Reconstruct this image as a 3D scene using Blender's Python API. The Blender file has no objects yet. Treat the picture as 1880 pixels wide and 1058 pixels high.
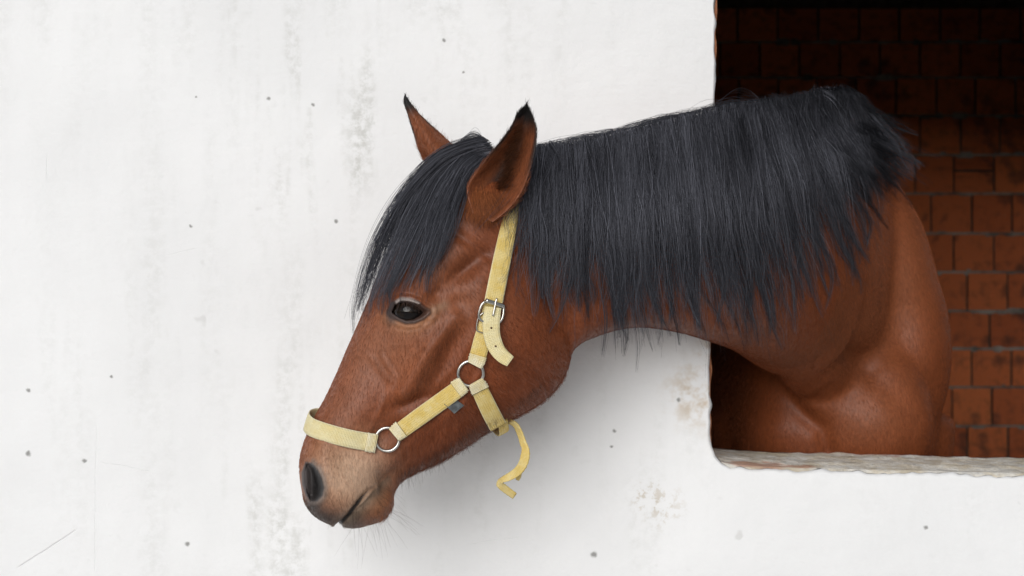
import bpy, bmesh, math, random
import numpy as np
from mathutils import Vector, Matrix
from mathutils.bvhtree import BVHTree
R = math.radians
rng = np.random.default_rng(7); random.seed(7)
scene = bpy.context.scene
C = scene.collection

# ------------------------------------------------------------------ camera, sky, sun, exposure
D, CZ, S = 2.60, 1.25, 0.903e-3          # camera to wall, camera height, metres per photo pixel at the wall face
cam_d = bpy.data.cameras.new('camera'); cam = bpy.data.objects.new('camera', cam_d); C.objects.link(cam)
cam.location = (0, -D, CZ); cam.rotation_euler = (R(90), 0, 0)
cam_d.sensor_width = 36; cam_d.lens = 36 * D / (1880 * S); cam_d.clip_end = 500; cam_d.clip_start = 0.05
cam_d.dof.use_dof = True; cam_d.dof.focus_distance = 2.24; cam_d.dof.aperture_fstop = 6.3
scene.camera = cam
SUN_EL, SUN_AZ = 20, 16                  # sun height; degrees to the left of straight behind the camera
world = bpy.data.worlds.new('World'); scene.world = world; world.use_nodes = True
wn = world.node_tree.nodes; wl = world.node_tree.links
sky = wn.new('ShaderNodeTexSky'); sky.sky_type = 'NISHITA'; sky.sun_disc = False
sky.sun_elevation = R(SUN_EL); sky.sun_rotation = R(180 + SUN_AZ)
sky.air_density = 1.0; sky.dust_density = 1.2; sky.ozone_density = 1.0
hs = wn.new('ShaderNodeHueSaturation'); hs.inputs['Saturation'].default_value = 0.36
wl.new(sky.outputs[0], hs.inputs['Color']); wl.new(hs.outputs[0], wn['Background'].inputs[0])
wn['Background'].inputs[1].default_value = 0.05
sun_d = bpy.data.lights.new('sun', 'SUN'); sun_d.energy = 1.5; sun_d.angle = R(45); sun_d.color = (1, .997, .99)
sun = bpy.data.objects.new('sun', sun_d); C.objects.link(sun)
az, el = R(SUN_AZ), R(SUN_EL)
sdir = Vector((-math.sin(az) * math.cos(el), -math.cos(az) * math.cos(el), math.sin(el)))
sun.rotation_euler = sdir.to_track_quat('Z', 'Y').to_euler()
cy = scene.cycles; cy.use_denoising = True; cy.denoiser = 'OPENIMAGEDENOISE'; cy.denoising_input_passes = 'RGB_ALBEDO_NORMAL'; cy.denoising_prefilter = 'ACCURATE'; cy.max_bounces = 6; cy.diffuse_bounces = 3; cy.glossy_bounces = 3; cy.transmission_bounces = 4
scene.view_settings.view_transform = 'Standard'; scene.view_settings.look = 'None'
scene.view_settings.gamma = 1; scene.view_settings.exposure = 0.49

# ------------------------------------------------------------------ helpers
def P(px, py, y):
    """world point seen at photo pixel (px, py) at depth y behind the wall face"""
    k = S * (D + y) / D
    return Vector(((px - 940) * k, y, CZ + (529 - py) * k))
def to_px(v):
    k = S * (D + v[:, 1]) / D
    return 940 + v[:, 0] / k, 529 - (v[:, 2] - CZ) / k
def obj(name, verts, faces, mat=None, parent=None, smooth=True):
    me = bpy.data.meshes.new(name); me.from_pydata([tuple(v) for v in verts], [], [tuple(f) for f in faces]); me.validate()
    return link(name, me, mat, parent, smooth)
def link(name, me, mat=None, parent=None, smooth=True):
    o = bpy.data.objects.new(name, me); C.objects.link(o)
    if mat: me.materials.append(mat)
    if parent: o.parent = parent
    if smooth: me.polygons.foreach_set('use_smooth', np.ones(len(me.polygons), bool))
    return o
def empty(name, loc, label, cat, group=None):
    o = bpy.data.objects.new(name, None); C.objects.link(o); o.location = loc
    o['label'] = label; o['category'] = cat
    if group: o['group'] = group
    return o
def adopt(o, root):
    """parent o (built in world space) to root without moving it"""
    o.parent = root; o.matrix_parent_inverse = Matrix.Translation(root.location).inverted()
    return o
def struct(o):
    o['kind'] = 'structure'; return o
def cr(pts, n):
    """Catmull-Rom resample of rows"""
    p = np.asarray(pts, float); p = np.vstack([2 * p[0] - p[1], p, 2 * p[-1] - p[-2]])
    out = []
    for t in np.linspace(0, len(p) - 3 - 1e-9, n):
        i = int(t); u = t - i; a, b, c, d = p[i:i + 4]
        out.append(.5 * (2 * b + (c - a) * u + (2 * a - 5 * b + 4 * c - d) * u * u + (3 * b - a - 3 * c + d) * u ** 3))
    return np.array(out)
def lin(pts, n):
    p = np.asarray(pts, float); t = np.linspace(0, len(p) - 1, n)
    return np.stack([np.interp(t, np.arange(len(p)), p[:, k]) for k in range(p.shape[1])], 1)
def arclen(pts, n):
    """smooth polyline, n points evenly spaced along it"""
    q = cr(pts, 200); s = np.r_[0, np.cumsum(np.linalg.norm(np.diff(q, axis=0), axis=1))]
    t = np.linspace(0, s[-1], n)
    return np.stack([np.interp(t, s, q[:, k]) for k in range(q.shape[1])], 1)
def tube_faces(nr, npt, caps=True):
    f = []
    for i in range(nr - 1):
        for j in range(npt):
            k = (j + 1) % npt
            f.append((i * npt + j, i * npt + k, (i + 1) * npt + k, (i + 1) * npt + j))
    if caps:
        f.append(tuple(range(npt))[::-1]); f.append(tuple((nr - 1) * npt + j for j in range(npt)))
    return f
def smooth01(x): x = np.clip(x, 0, 1); return x * x * (3 - 2 * x)
def gauss(x, y, cx, cy, sx, sy=None, ang=0):
    sy = sy or sx; a = R(ang); dx, dy = x - cx, y - cy
    u = dx * math.cos(a) + dy * math.sin(a); v = -dx * math.sin(a) + dy * math.cos(a)
    return np.exp(-.5 * ((u / sx) ** 2 + (v / sy) ** 2))
def seg_dist(x, y, pts):
    d = np.full(x.shape, 1e9); pts = np.asarray(pts, float)
    for a, b in zip(pts[:-1], pts[1:]):
        ab = b - a; t = np.clip(((x - a[0]) * ab[0] + (y - a[1]) * ab[1]) / (ab @ ab), 0, 1)
        d = np.minimum(d, np.hypot(x - a[0] - t * ab[0], y - a[1] - t * ab[1]))
    return d
def poly_sd(x, y, pts):
    """signed distance to polygon, negative inside"""
    pts = np.asarray(pts, float); d = seg_dist(x, y, np.vstack([pts, pts[:1]])); ins = np.zeros(x.shape, bool)
    for (x1, y1), (x2, y2) in zip(pts, np.roll(pts, -1, 0)):
        c = ((y1 > y) != (y2 > y)); ins ^= c & (x < (x2 - x1) * (y - y1) / (y2 - y1 + 1e-12) + x1)
    return np.where(ins, -d, d)

# ------------------------------------------------------------------ materials
def mat(name):
    m = bpy.data.materials.new(name); m.use_nodes = True
    return m, m.node_tree.nodes, m.node_tree.links, m.node_tree.nodes['Principled BSDF']
class NB:
    """tiny node-building helper"""
    def __init__(s, m): s.n = m.node_tree.nodes; s.l = m.node_tree.links
    def node(s, t, **kw):
        n = s.n.new(t)
        for k, v in kw.items(): setattr(n, k, v)
        return n
    def setin(s, n, key, v):
        if hasattr(v, 'is_linked') or hasattr(v, 'links'): s.l.new(v, n.inputs[key])
        else: n.inputs[key].default_value = v
    def math(s, op, a, b=0.0, c=0.0, clamp=False):
        n = s.node('ShaderNodeMath', operation=op, use_clamp=clamp)
        s.setin(n, 0, a); s.setin(n, 1, b); s.setin(n, 2, c); return n.outputs[0]
    def noise(s, vec, scale, detail=4, rough=.55, dist=0.0):
        n = s.node('ShaderNodeTexNoise'); s.setin(n, 'Vector', vec); n.inputs['Scale'].default_value = scale
        n.inputs['Detail'].default_value = detail; n.inputs['Roughness'].default_value = rough; n.inputs['Distortion'].default_value = dist
        return n.outputs[0]
    def coords(s, scale=(1, 1, 1), kind='Object'):
        t = s.node('ShaderNodeTexCoord'); m = s.node('ShaderNodeMapping'); m.inputs['Scale'].default_value = scale
        s.l.new(t.outputs[kind], m.inputs[0]); return m.outputs[0]
    def ramp(s, v, lo, hi):
        n = s.node('ShaderNodeMapRange', interpolation_type='SMOOTHSTEP'); s.setin(n, 0, v)
        n.inputs[1].default_value = lo; n.inputs[2].default_value = hi; return n.outputs[0]
    def mix(s, f, a, b, blend='MIX'):
        n = s.node('ShaderNodeMix', data_type='RGBA', blend_type=blend)
        s.setin(n, 0, f)
        for k, v in ((6, a), (7, b)):
            if hasattr(v, 'links'): s.l.new(v, n.inputs[k])
            else: n.inputs[k].default_value = (*v, 1) if len(v) == 3 else v
        return n.outputs[2]
    def bump(s, h, strength, dist, prev=None):
        n = s.node('ShaderNodeBump'); s.setin(n, 'Height', h); n.inputs['Strength'].default_value = strength
        n.inputs['Distance'].default_value = dist
        if prev: s.l.new(prev, n.inputs['Normal'])
        return n.outputs[0]

def wx(px): return (px - 940) * S            # photo pixel -> wall-face coordinates
def wz(py): return CZ + (529 - py) * S

def plaster_material():
    m, n, l, b = mat('whitewashed_plaster'); q = NB(m)
    co = q.coords(); sep = q.node('ShaderNodeSeparateXYZ'); l.new(co, sep.inputs[0]); X, Z = sep.outputs[0], sep.outputs[2]
    base = q.mix(q.ramp(q.noise(co, 2.2, 4), .3, .7), (.80, .803, .808), (.87, .873, .878))
    # faint vertical rain streaks and scuffs
    st = q.noise(q.coords((9, 1, 1.3)), 1.6, 3, .65)
    patch = q.noise(q.coords((1.5, 1, 1.1)), 1.9, 3)
    fine = q.noise(co, 60, 3, .7)
    band = q.math('MULTIPLY', q.ramp(X, wx(360), wx(520)), q.math('SUBTRACT', 1.0, q.ramp(X, wx(640), wx(900))))
    band = q.math('ADD', q.math('MULTIPLY', band, .75), .28)
    sm = q.math('MULTIPLY', q.math('MULTIPLY', q.ramp(st, .43, .70), q.ramp(patch, .33, .6)), band)
    sm = q.math('MULTIPLY', sm, q.ramp(fine, .36, .66))
    col = q.mix(q.math('MULTIPLY', sm, .72, clamp=True), base, (.46, .46, .42))
    fl = q.math('MULTIPLY', q.ramp(q.noise(co, 22, 2, .7), .64, .72), q.ramp(q.noise(co, 3.1, 2), .5, .7))
    col = q.mix(q.math('MULTIPLY', fl, .30), col, (.40, .39, .36))
    # rusty damp stain by the opening
    dv = q.node('ShaderNodeVectorMath', operation='DISTANCE'); l.new(co, dv.inputs[0]); dv.inputs[1].default_value = (wx(1285), 0, wz(725))
    rs = q.math('SUBTRACT', 1.0, q.ramp(dv.outputs['Value'], .0, .085))
    edge = q.ramp(X, wx(1255), wx(1312)); edge = q.math('MULTIPLY', edge, q.ramp(Z, wz(860), wz(640)))
    edge = q.math('MULTIPLY', edge, q.math('SUBTRACT', 1.0, q.ramp(Z, wz(660), wz(560))))
    edge = q.math('MULTIPLY', edge, q.math('SUBTRACT', 1.0, q.ramp(X, wx(1318), wx(1330))))
    rs = q.math('MULTIPLY', q.math('MAXIMUM', rs, edge), q.ramp(q.noise(co, 26, 3, .65), .42, .66))
    col = q.mix(q.math('MULTIPLY', rs, .75, clamp=True), col, (.50, .36, .20))
    for cx_, cz_, r_ in ((1215, 930, .055), (1185, 910, .04)):
        dv = q.node('ShaderNodeVectorMath', operation='DISTANCE'); l.new(co, dv.inputs[0]); dv.inputs[1].default_value = (wx(cx_), 0, wz(cz_))
        f = q.math('MULTIPLY', q.math('SUBTRACT', 1.0, q.ramp(dv.outputs['Value'], 0, r_)), q.ramp(fine, .5, .62))
        col = q.mix(q.math('MULTIPLY', f, .5), col, (.52, .44, .33))
    # little dark pits and the long scratch
    pits = None
    wob = q.node('ShaderNodeVectorMath', operation='ADD'); l.new(co, wob.inputs[0])
    nz = q.node('ShaderNodeTexNoise'); nz.inputs['Scale'].default_value = 120; l.new(co, nz.inputs['Vector'])
    sc_ = q.node('ShaderNodeVectorMath', operation='SCALE'); sc_.inputs['Scale'].default_value = .006; l.new(nz.outputs['Color'], sc_.inputs[0])
    l.new(sc_.outputs[0], wob.inputs[1])
    for (x_, y_, r_) in ((815, 74, 4), (493, 181, 3.6), (574, 192, 3.6), (617, 407, 4), (350, 415, 3), (52, 717, 4.5), (52, 833, 5), (344, 999, 5),
                         (155, 846, 4), (360, 178, 2), (851, 133, 2.6), (1128, 792, 4), (1090, 1018, 7), (1246, 735, 4.5), (205, 692, 2.6), (1700, 968, 4), (1122, 820, 3)):
        dv = q.node('ShaderNodeVectorMath', operation='DISTANCE'); l.new(wob.outputs[0], dv.inputs[0]); dv.inputs[1].default_value = (wx(x_) + .003, .003, wz(y_) + .003)
        f = q.math('SUBTRACT', 1.0, q.ramp(dv.outputs['Value'], r_ * .35 * S, r_ * 1.0 * S + .0012))
        pits = f if pits is None else q.math('MAXIMUM', pits, f)
    col = q.mix(q.math('MULTIPLY', pits, .72), col, (.12, .115, .10))
    l.new(col, b.inputs['Base Color']); b.inputs['Roughness'].default_value = .85; b.inputs['Specular IOR Level'].default_value = .25
    wo = q.math('MULTIPLY', q.math('SUBTRACT', q.noise(co, 14, 2), .5), .008)
    def line(x0, y0, x1, y1, w):
        ax, az_, bx, bz = wx(x0), wz(y0), wx(x1), wz(y1); L_ = math.hypot(bx - ax, bz - az_); ux, uz = (bx - ax) / L_, (bz - az_) / L_
        t = q.math('ADD', q.math('MULTIPLY', q.math('SUBTRACT', X, ax), ux), q.math('MULTIPLY', q.math('SUBTRACT', Z, az_), uz))
        dd = q.math('ABSOLUTE', q.math('ADD', wo, q.math('ADD', q.math('MULTIPLY', q.math('SUBTRACT', X, ax), -uz), q.math('MULTIPLY', q.math('SUBTRACT', Z, az_), ux))))
        f = q.math('SUBTRACT', 1.0, q.ramp(dd, 0, w))
        f = q.math('MULTIPLY', f, q.ramp(t, 0, .012)); return q.math('MULTIPLY', f, q.math('SUBTRACT', 1.0, q.ramp(t, L_ - .012, L_)))
    cuts = q.math('MULTIPLY', line(30, 1045, 145, 970, .0022), .45)
    for a in ((88, 275, 86, 340, .0012), (180, 848, 285, 868, .0012), (178, 770, 174, 1060, .0012), (855, 1000, 960, 985, .0014), (300, 470, 370, 455, .0012), (1050, 668, 1080, 664, .0015), (1040, 745, 1075, 738, .0015)):
        cuts = q.math('MAXIMUM', cuts, q.math('MULTIPLY', line(*a), .14))
    h = q.math('MULTIPLY', q.noise(co, 9, 5, .68), .8)
    h = q.math('ADD', h, q.math('MULTIPLY', q.noise(q.coords((2, 1, 14)), 6, 2, .6), .10))
    h = q.math('SUBTRACT', h, q.math('MULTIPLY', cuts, .5))
    l.new(q.bump(h, .75, .007), b.inputs['Normal'])
    return m

def simple(name, col, rough=.7, var=.15, scale=40, bump=.3, bd=.002, metal=0, spec=.4):
    m, n, l, b = mat(name); q = NB(m); co = q.coords()
    f = q.noise(co, scale, 5, .6); lo = tuple(c * (1 - var) for c in col); hi = tuple(min(1, c * (1 + var)) for c in col)
    l.new(q.mix(q.ramp(f, .3, .7), lo, hi), b.inputs['Base Color'])
    b.inputs['Roughness'].default_value = rough; b.inputs['Metallic'].default_value = metal; b.inputs['Specular IOR Level'].default_value = spec
    if bump: l.new(q.bump(q.noise(co, scale * 3, 5, .65), bump, bd), b.inputs['Normal'])
    return m

def sill_material():
    m, n, l, b = mat('worn_sill_plaster'); q = NB(m); co = q.coords()
    col = q.mix(q.ramp(q.noise(q.coords((1, 1, 1)), 18, 6, .7), .38, .62), (.74, .65, .50), (.90, .87, .80))
    col = q.mix(q.ramp(q.noise(q.coords((.5, 2, 1)), 11, 5, .7), .55, .68), col, (.80, .79, .76))
    col = q.mix(q.math('MULTIPLY', q.ramp(q.noise(q.coords((.7, 2, 1)), 9, 3, .6), .62, .7), .7), col, (.52, .22, .13))
    col = q.mix(q.math('MULTIPLY', q.ramp(q.noise(co, 70, 4, .7), .62, .72), .6), col, (.10, .085, .06))
    l.new(col, b.inputs['Base Color']); b.inputs['Roughness'].default_value = .9
    l.new(q.bump(q.noise(co, 45, 7, .7), .9, .006), b.inputs['Normal']); return m

def brick_material():
    m, n, l, b = mat('clay_block'); q = NB(m); co = q.coords((1, 1, 1), 'Object')
    oi = q.node('ShaderNodeObjectInfo')
    col = q.mix(oi.outputs['Random'], (.54, .125, .040), (.80, .215, .068))
    sh = q.node('ShaderNodeVectorMath', operation='SCALE'); l.new(oi.outputs['Location'], sh.inputs[0]); sh.inputs['Scale'].default_value = 3.7
    ad = q.node('ShaderNodeVectorMath', operation='ADD'); l.new(co, ad.inputs[0]); l.new(sh.outputs[0], ad.inputs[1])
    v = ad.outputs[0]
    col = q.mix(q.math('MULTIPLY', q.ramp(q.noise(v, 4, 4, .6), .45, .75), .45), col, (.15, .060, .030))
    dirt = q.ramp(q.noise(v, 1.5, 3, .5), .54, .72)
    col = q.mix(q.math('MULTIPLY', dirt, .6), col, (.045, .035, .03))
    dust = q.ramp(q.noise(v, 24, 4, .7), .60, .72)
    col = q.mix(q.math('MULTIPLY', dust, .35), col, (.42, .34, .30))
    l.new(col, b.inputs['Base Color']); b.inputs['Roughness'].default_value = .85
    l.new(q.bump(q.noise(v, 60, 5), .5, .003), b.inputs['Normal']); return m

M_plaster = plaster_material(); M_sill = sill_material(); M_brick = brick_material()
M_mortar = simple('dark_mortar_bed', (.10, .075, .055), .95, .35, 25, .6, .004)
M_joint = simple('grey_mortar_joint', (.27, .235, .20), .95, .5, 14, .8, .006)
M_core = simple('broken_clay_core', (.42, .17, .085), .9, .35, 30, .7, .006)
M_chip = simple('grey_render_edge', (.42, .40, .37), .95, .45, 60, .9, .006)
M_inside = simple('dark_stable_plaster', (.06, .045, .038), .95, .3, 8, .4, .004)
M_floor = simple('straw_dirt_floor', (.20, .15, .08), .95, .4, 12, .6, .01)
M_bounce = simple('bounce_concrete', (.56, .56, .56), .9, .12, 5, .3, .004)
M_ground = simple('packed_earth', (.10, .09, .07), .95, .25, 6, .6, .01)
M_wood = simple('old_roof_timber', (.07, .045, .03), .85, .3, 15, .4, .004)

# ------------------------------------------------------------------ the setting
struct(obj('bounce_pavement', [(-9, -7, .004), (2.6, -7, .004), (2.6, 0, .004), (-9, 0, .004)], [(0, 1, 2, 3)], M_bounce, smooth=False))  # pale ground added out of view to bounce light up under the neck
struct(obj('ground', [(-60, -120, 0), (60, -120, 0), (60, 120, 0), (-60, 120, 0)], [(0, 1, 2, 3)], M_ground, smooth=False))
WT = 0.21                                   # wall thickness
XR, ZT = wx(1880) + .42, CZ + .56           # right jamb and head of the opening, both outside the frame
def jit(n, amp, k=3):
    v = rng.normal(0, 1, n + 2 * k); w = np.hanning(2 * k + 1); w /= w.sum()
    return np.convolve(v, w, 'valid')[:n] * amp * 1.6
def stable_wall():
    """white plaster skin with a ragged edge round the opening"""
    nl, nb, nr, nt = 150, 210, 40, 40
    # left jamb from the head down (photo x 1318 at the top, 1305 at the bottom), sill slopes a little to the right
    zl = np.linspace(ZT, wz(851), nl); pyl = 529 - (zl - CZ) / S
    xl = wx(np.interp(pyl, [-140, 0, 400, 700, 805, 822, 838, 851], [1321, 1316, 1309, 1304, 1304, 1307, 1314, 1327]))
    zb_x = np.linspace(wx(1342), XR - .01, nb); zb = wz(np.interp(940 + zb_x / S, [1342, 1400, 1600, 1880, 2400], [858, 863, 868, 875, 882]))
    left = np.stack([xl + jit(nl, .0009), zl], 1); left[:, 0] += jit(nl, .0006, 8)
    bot = np.stack([zb_x, zb + jit(nb, .0011) + jit(nb, .0018, 9)], 1)
    right = np.stack([np.full(nr, XR), np.linspace(wz(884) + .01, ZT, nr)], 1)
    top = np.stack([np.linspace(XR - .02, left[0, 0] + .02, nt), np.full(nt, ZT)], 1)
    hole = np.vstack([left, bot, right, top]); n = len(hole)
    nrm = np.roll(hole, -1, 0) - np.roll(hole, 1, 0); nrm = np.stack([-nrm[:, 1], nrm[:, 0]], 1)
    nrm /= np.linalg.norm(nrm, axis=1)[:, None] + 1e-9        # points into the opening
    for _ in range(6): nrm = (np.roll(nrm, 1, 0) + nrm + np.roll(nrm, -1, 0)); nrm /= np.linalg.norm(nrm, axis=1)[:, None]
    bm = bmesh.new()
    def ring(pts, y): return [bm.verts.new((p[0], y[i] if hasattr(y, '__len__') else y, p[1])) for i, p in enumerate(pts)]
    outer = [bm.verts.new(v) for v in ((-6, 0, -.3), (2.09, 0, -.3), (2.09, 0, 3.2), (-6, 0, 3.2))]
    r0 = ring(hole - nrm * .004, 0.0)
    r1 = ring(hole + nrm * (jit(n, .0012)[:, None]), .004 + np.abs(jit(n, .002)))
    r2 = ring(hole + nrm * (.0008 + jit(n, .0012)[:, None]), .018 + jit(n, .002))
    es = [bm.edges.new((a, b)) for a, b in zip(outer, outer[1:] + outer[:1])] + [bm.edges.new((a, b)) for a, b in zip(r0, r0[1:] + r0[:1])]
    bmesh.ops.triangle_fill(bm, edges=es, use_beauty=True)
    for ra, rb, mi in ((r0, r1, 0), (r1, r2, 1)):
        for i in range(n):
            f = bm.faces.new((ra[i], ra[(i + 1) % n], rb[(i + 1) % n], rb[i])); f.material_index = mi
            f.smooth = True
    bmesh.ops.recalc_face_normals(bm, faces=bm.faces)
    me = bpy.data.meshes.new('front_wall'); bm.to_mesh(me); bm.free()
    w = link('front_wall', me, M_plaster, smooth=False); me.materials.append(M_chip)
    struct(w); w['label'] = 'whitewashed plaster stable wall with a square window opening'
    # brick core of the wall behind the plaster skin: its edge shows as an orange sliver along the jamb
    core_l = np.stack([wx(np.interp(pyl, [-140, 0, 190, 600, 838], [1320, 1318, 1314.5, 1308, 1307])) + jit(nl, .0008), zl], 1)
    vs, fs = [], []
    for i, (x, z) in enumerate(core_l): vs += [(x, .016, z), (x + .001, WT, z), (x - .25, .016, z)]
    for i in range(nl - 1):
        a, b_ = 3 * i, 3 * i + 3
        fs += [(a, a + 1, b_ + 1, b_), (a, b_, b_ + 2, a + 2)]
    adopt(obj('brick_core', vs, fs, M_core, smooth=False), w)
    # sill top: rough worn mortar, falling slightly to the front
    nx, ny = 150, 26; xs = np.linspace(wx(1300), XR, nx); vs, fs = [], []
    zfront = wz(np.interp(940 + xs / S, [1300, 1334, 1400, 1600, 1880, 2400], [848, 855, 862, 867, 874, 881])) + .002
    for j in range(ny):
        t = j / (ny - 1); y = .003 + t * (WT - .003)
        bumpy = jit(nx, .0010) + jit(nx, .0022, 9)
        k_ = np.where(y > .02, 1, .3)
        zz = zfront - (.010 if j == 0 else 0) + .006 * smooth01(np.array(t * 3)) + bumpy * k_ * (1 if j < ny - 1 else .6)
        vs += [(x, y, z) for x, z in zip(xs, zz)]
    fs = [(j * nx + i, j * nx + i + 1, (j + 1) * nx + i + 1, (j + 1) * nx + i) for j in range(ny - 1) for i in range(nx - 1)]
    k0 = len(vs); last = [(v[0], WT + .002, v[2] - .25) for v in vs[(ny - 1) * nx:ny * nx]]; vs += last
    fs += [((ny - 1) * nx + i, (ny - 1) * nx + i + 1, k0 + i + 1, k0 + i) for i in range(nx - 1)]
    sl = adopt(obj('window_sill', vs, fs, M_sill), w)
    # inner skin of the wall, closing the room
    x0, zs = wx(1306), wz(885) - .03
    bx = [(-6, -.3, x0 - .03, 3.2), (x0 - .03, -.3, XR, zs), (XR, -.3, 2.09, 3.2), (x0 - .03, ZT, XR, 3.2)]
    vs, fs = [], []
    for a, b0, c, d in bx:
        k = len(vs); vs += [(a, .03, b0), (c, .03, b0), (c, .03, d), (a, .03, d), (a, WT, b0), (c, WT, b0), (c, WT, d), (a, WT, d)]
        fs += [(k + i for i in q) for q in ((0, 1, 2, 3), (7, 6, 5, 4), (0, 4, 5, 1), (1, 5, 6, 2), (2, 6, 7, 3), (3, 7, 4, 0))]
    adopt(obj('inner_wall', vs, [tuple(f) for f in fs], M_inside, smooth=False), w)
    return w
front_wall = stable_wall()

BY = 3.05                                   # back wall of the loose box
def box_mesh(name, sx, sy, sz, bev, segs=1):
    bm = bmesh.new(); bmesh.ops.create_cube(bm, size=1); bmesh.ops.scale(bm, vec=(sx, sy, sz), verts=bm.verts)
    if bev: bmesh.ops.bevel(bm, geom=bm.edges[:], offset=bev, segments=segs, affect='EDGES')
    me = bpy.data.meshes.new(name); bm.to_mesh(me); bm.free(); return me
RX0, RX1, RH = -1.2, 1.93, 2.75
bw = struct(obj('back_wall', [(RX0, BY, 0), (RX1, BY, 0), (RX1, BY, RH), (RX0, BY, RH)], [(0, 1, 2, 3)], M_mortar, smooth=False))
kb = S * (D + BY) / D
# courses measured in the photograph: bed joints at these pixel rows, block width about 73 px
bed = [14, 78, 143, 213, 285, 356, 429, 500, 571, 641, 711, 782, 853, 924]
heads = {285: 1752, 356: 1708, 429: 1747, 500: 1776, 571: 1738, 641: 1784, 711: 1744, 782: 1770}
bricks = []
variants = []
for k in range(5):
    me = box_mesh('brick', 1, 1, 1, .0); me.materials.append(M_brick); variants.append(me)
rb = random.Random(3)
for i in range(len(bed) - 1):
    y0, y1 = bed[i], bed[i + 1]
    h0 = heads.get(y0, 1720 + (i * 37) % 73); x = h0
    while x > 1290: x -= 73
    while x < 1960:
        w = 73 + rb.uniform(-2.5, 2.5)
        halves = [(y0, y1)]
        if y0 == 285 and abs(x - 1752) < 20: halves = [(285, 314), (314, 356)]
        for (a, b_) in halves:
            me = variants[rb.randrange(5)]
            o = bpy.data.objects.new('brick', me); C.objects.link(o)
            j = 4.2; o.scale = ((w - j) * kb, .07, (b_ - a - j) * kb)
            c = P(x + w / 2, (a + b_) / 2, BY); pr = rb.uniform(-.002, .003)
            o.location = (c.x, BY + .035 - .007 + pr, c.z); o.rotation_euler = (rb.uniform(-.01, .01), rb.uniform(-.006, .006), rb.uniform(-.012, .012))
            o.parent = bw; bricks.append(o)
        x += w
for y0 in bed[1:-1]:                       # bed joints: uneven lighter mortar squeezed between the courses
    n_ = 90; xs = np.linspace(1280, 1965, n_); hw = 2.6 + np.abs(jit(n_, .9)) + 2.2 * (np.abs(jit(n_, 1, 2)) > 1.15); vs = []
    for x, h_ in zip(xs, hw):
        for s_ in (-1, 1): c = P(x, y0 + s_ * h_, BY); vs.append((c.x, BY - .0035 - .0012 * (h_ - 2.6), c.z))
    o = obj('mortar_joint', vs, [(2 * i, 2 * i + 1, 2 * i + 3, 2 * i + 2) for i in range(n_ - 1)], M_joint, smooth=False); o.parent = bw
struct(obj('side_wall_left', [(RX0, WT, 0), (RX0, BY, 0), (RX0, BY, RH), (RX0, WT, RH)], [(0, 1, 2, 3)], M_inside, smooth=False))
DY0, DY1, DZ = .9, 3.0, 1.66               # doorway added out of view in the right side wall to light the lower courses
vs, fs = [], []
for (a, b_, z0, z1) in ((WT, DY0, 0, RH), (DY0, DY1, DZ, RH), (DY1, BY, 0, RH)):
    k = len(vs)
    for x in (RX1, RX1 + .15): vs += [(x, a, z0), (x, b_, z0), (x, b_, z1), (x, a, z1)]
    fs += [tuple(k + i for i in q) for q in ((0, 1, 2, 3), (7, 6, 5, 4), (0, 4, 5, 1), (1, 5, 6, 2), (2, 6, 7, 3), (3, 7, 4, 0))]
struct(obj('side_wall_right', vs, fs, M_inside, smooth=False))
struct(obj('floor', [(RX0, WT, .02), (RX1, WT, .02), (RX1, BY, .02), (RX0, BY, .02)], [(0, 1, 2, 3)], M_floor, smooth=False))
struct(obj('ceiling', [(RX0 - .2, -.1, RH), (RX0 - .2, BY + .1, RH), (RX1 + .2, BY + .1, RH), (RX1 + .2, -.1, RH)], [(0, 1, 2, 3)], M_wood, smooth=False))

#HORSE
# ------------------------------------------------------------------ the horse
A = R(15); TA = math.tan(A); X0, Y0 = -.125, -.275     # the head is turned 15 degrees, nose towards the camera
LAT = np.array([-math.sin(A), math.cos(A), 0.])         # across the head, away from the camera
def head_pt(px, py):
    k = (px - 940) * S / D
    y = (Y0 + TA * (k * D - X0)) / (1 - TA * k)
    return np.array(P(px, py, y))
def ring(T, B, lat, w, p=2.3, k=0.0, n=56, flat=0.0):
    th = np.linspace(0, 2 * math.pi, n, endpoint=False); c, s = np.cos(th), np.sin(th)
    t = (1 - np.sign(c) * np.abs(c) ** (2 / p)) / 2
    lt = np.sign(s) * np.abs(s) ** (2 / p) * w * (1 + k * (1 - 2 * t))
    return T + (B - T) * t[:, None] + lat * lt[:, None]
parts_v, parts_f = [], []; nvert = 0
def add_part(v, f):
    global nvert
    v = np.asarray(v, float); parts_v.append(v); parts_f.extend([tuple(i + nvert for i in q) for q in f]); nvert += len(v)
def loft(rings): add_part(np.vstack(rings), tube_faces(len(rings), len(rings[0])))
def ellipsoid(c, r, rot=(0, 0, 0), nu=32, nv=20):
    v, f = [], []
    from mathutils import Euler
    Rm = np.array(Euler([R(a) for a in rot]).to_matrix())
    for i in range(nv + 1):
        ph = math.pi * i / nv
        for j in range(nu):
            t = 2 * math.pi * j / nu
            v.append((math.sin(ph) * math.cos(t) * r[0], math.sin(ph) * math.sin(t) * r[1], math.cos(ph) * r[2]))
    v = np.array(v) @ Rm.T + np.array(c)
    f = [(i * nu + j, (i + 1) * nu + j, (i + 1) * nu + (j + 1) % nu, i * nu + (j + 1) % nu) for i in range(nv) for j in range(nu)]
    add_part(v, f)
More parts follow.
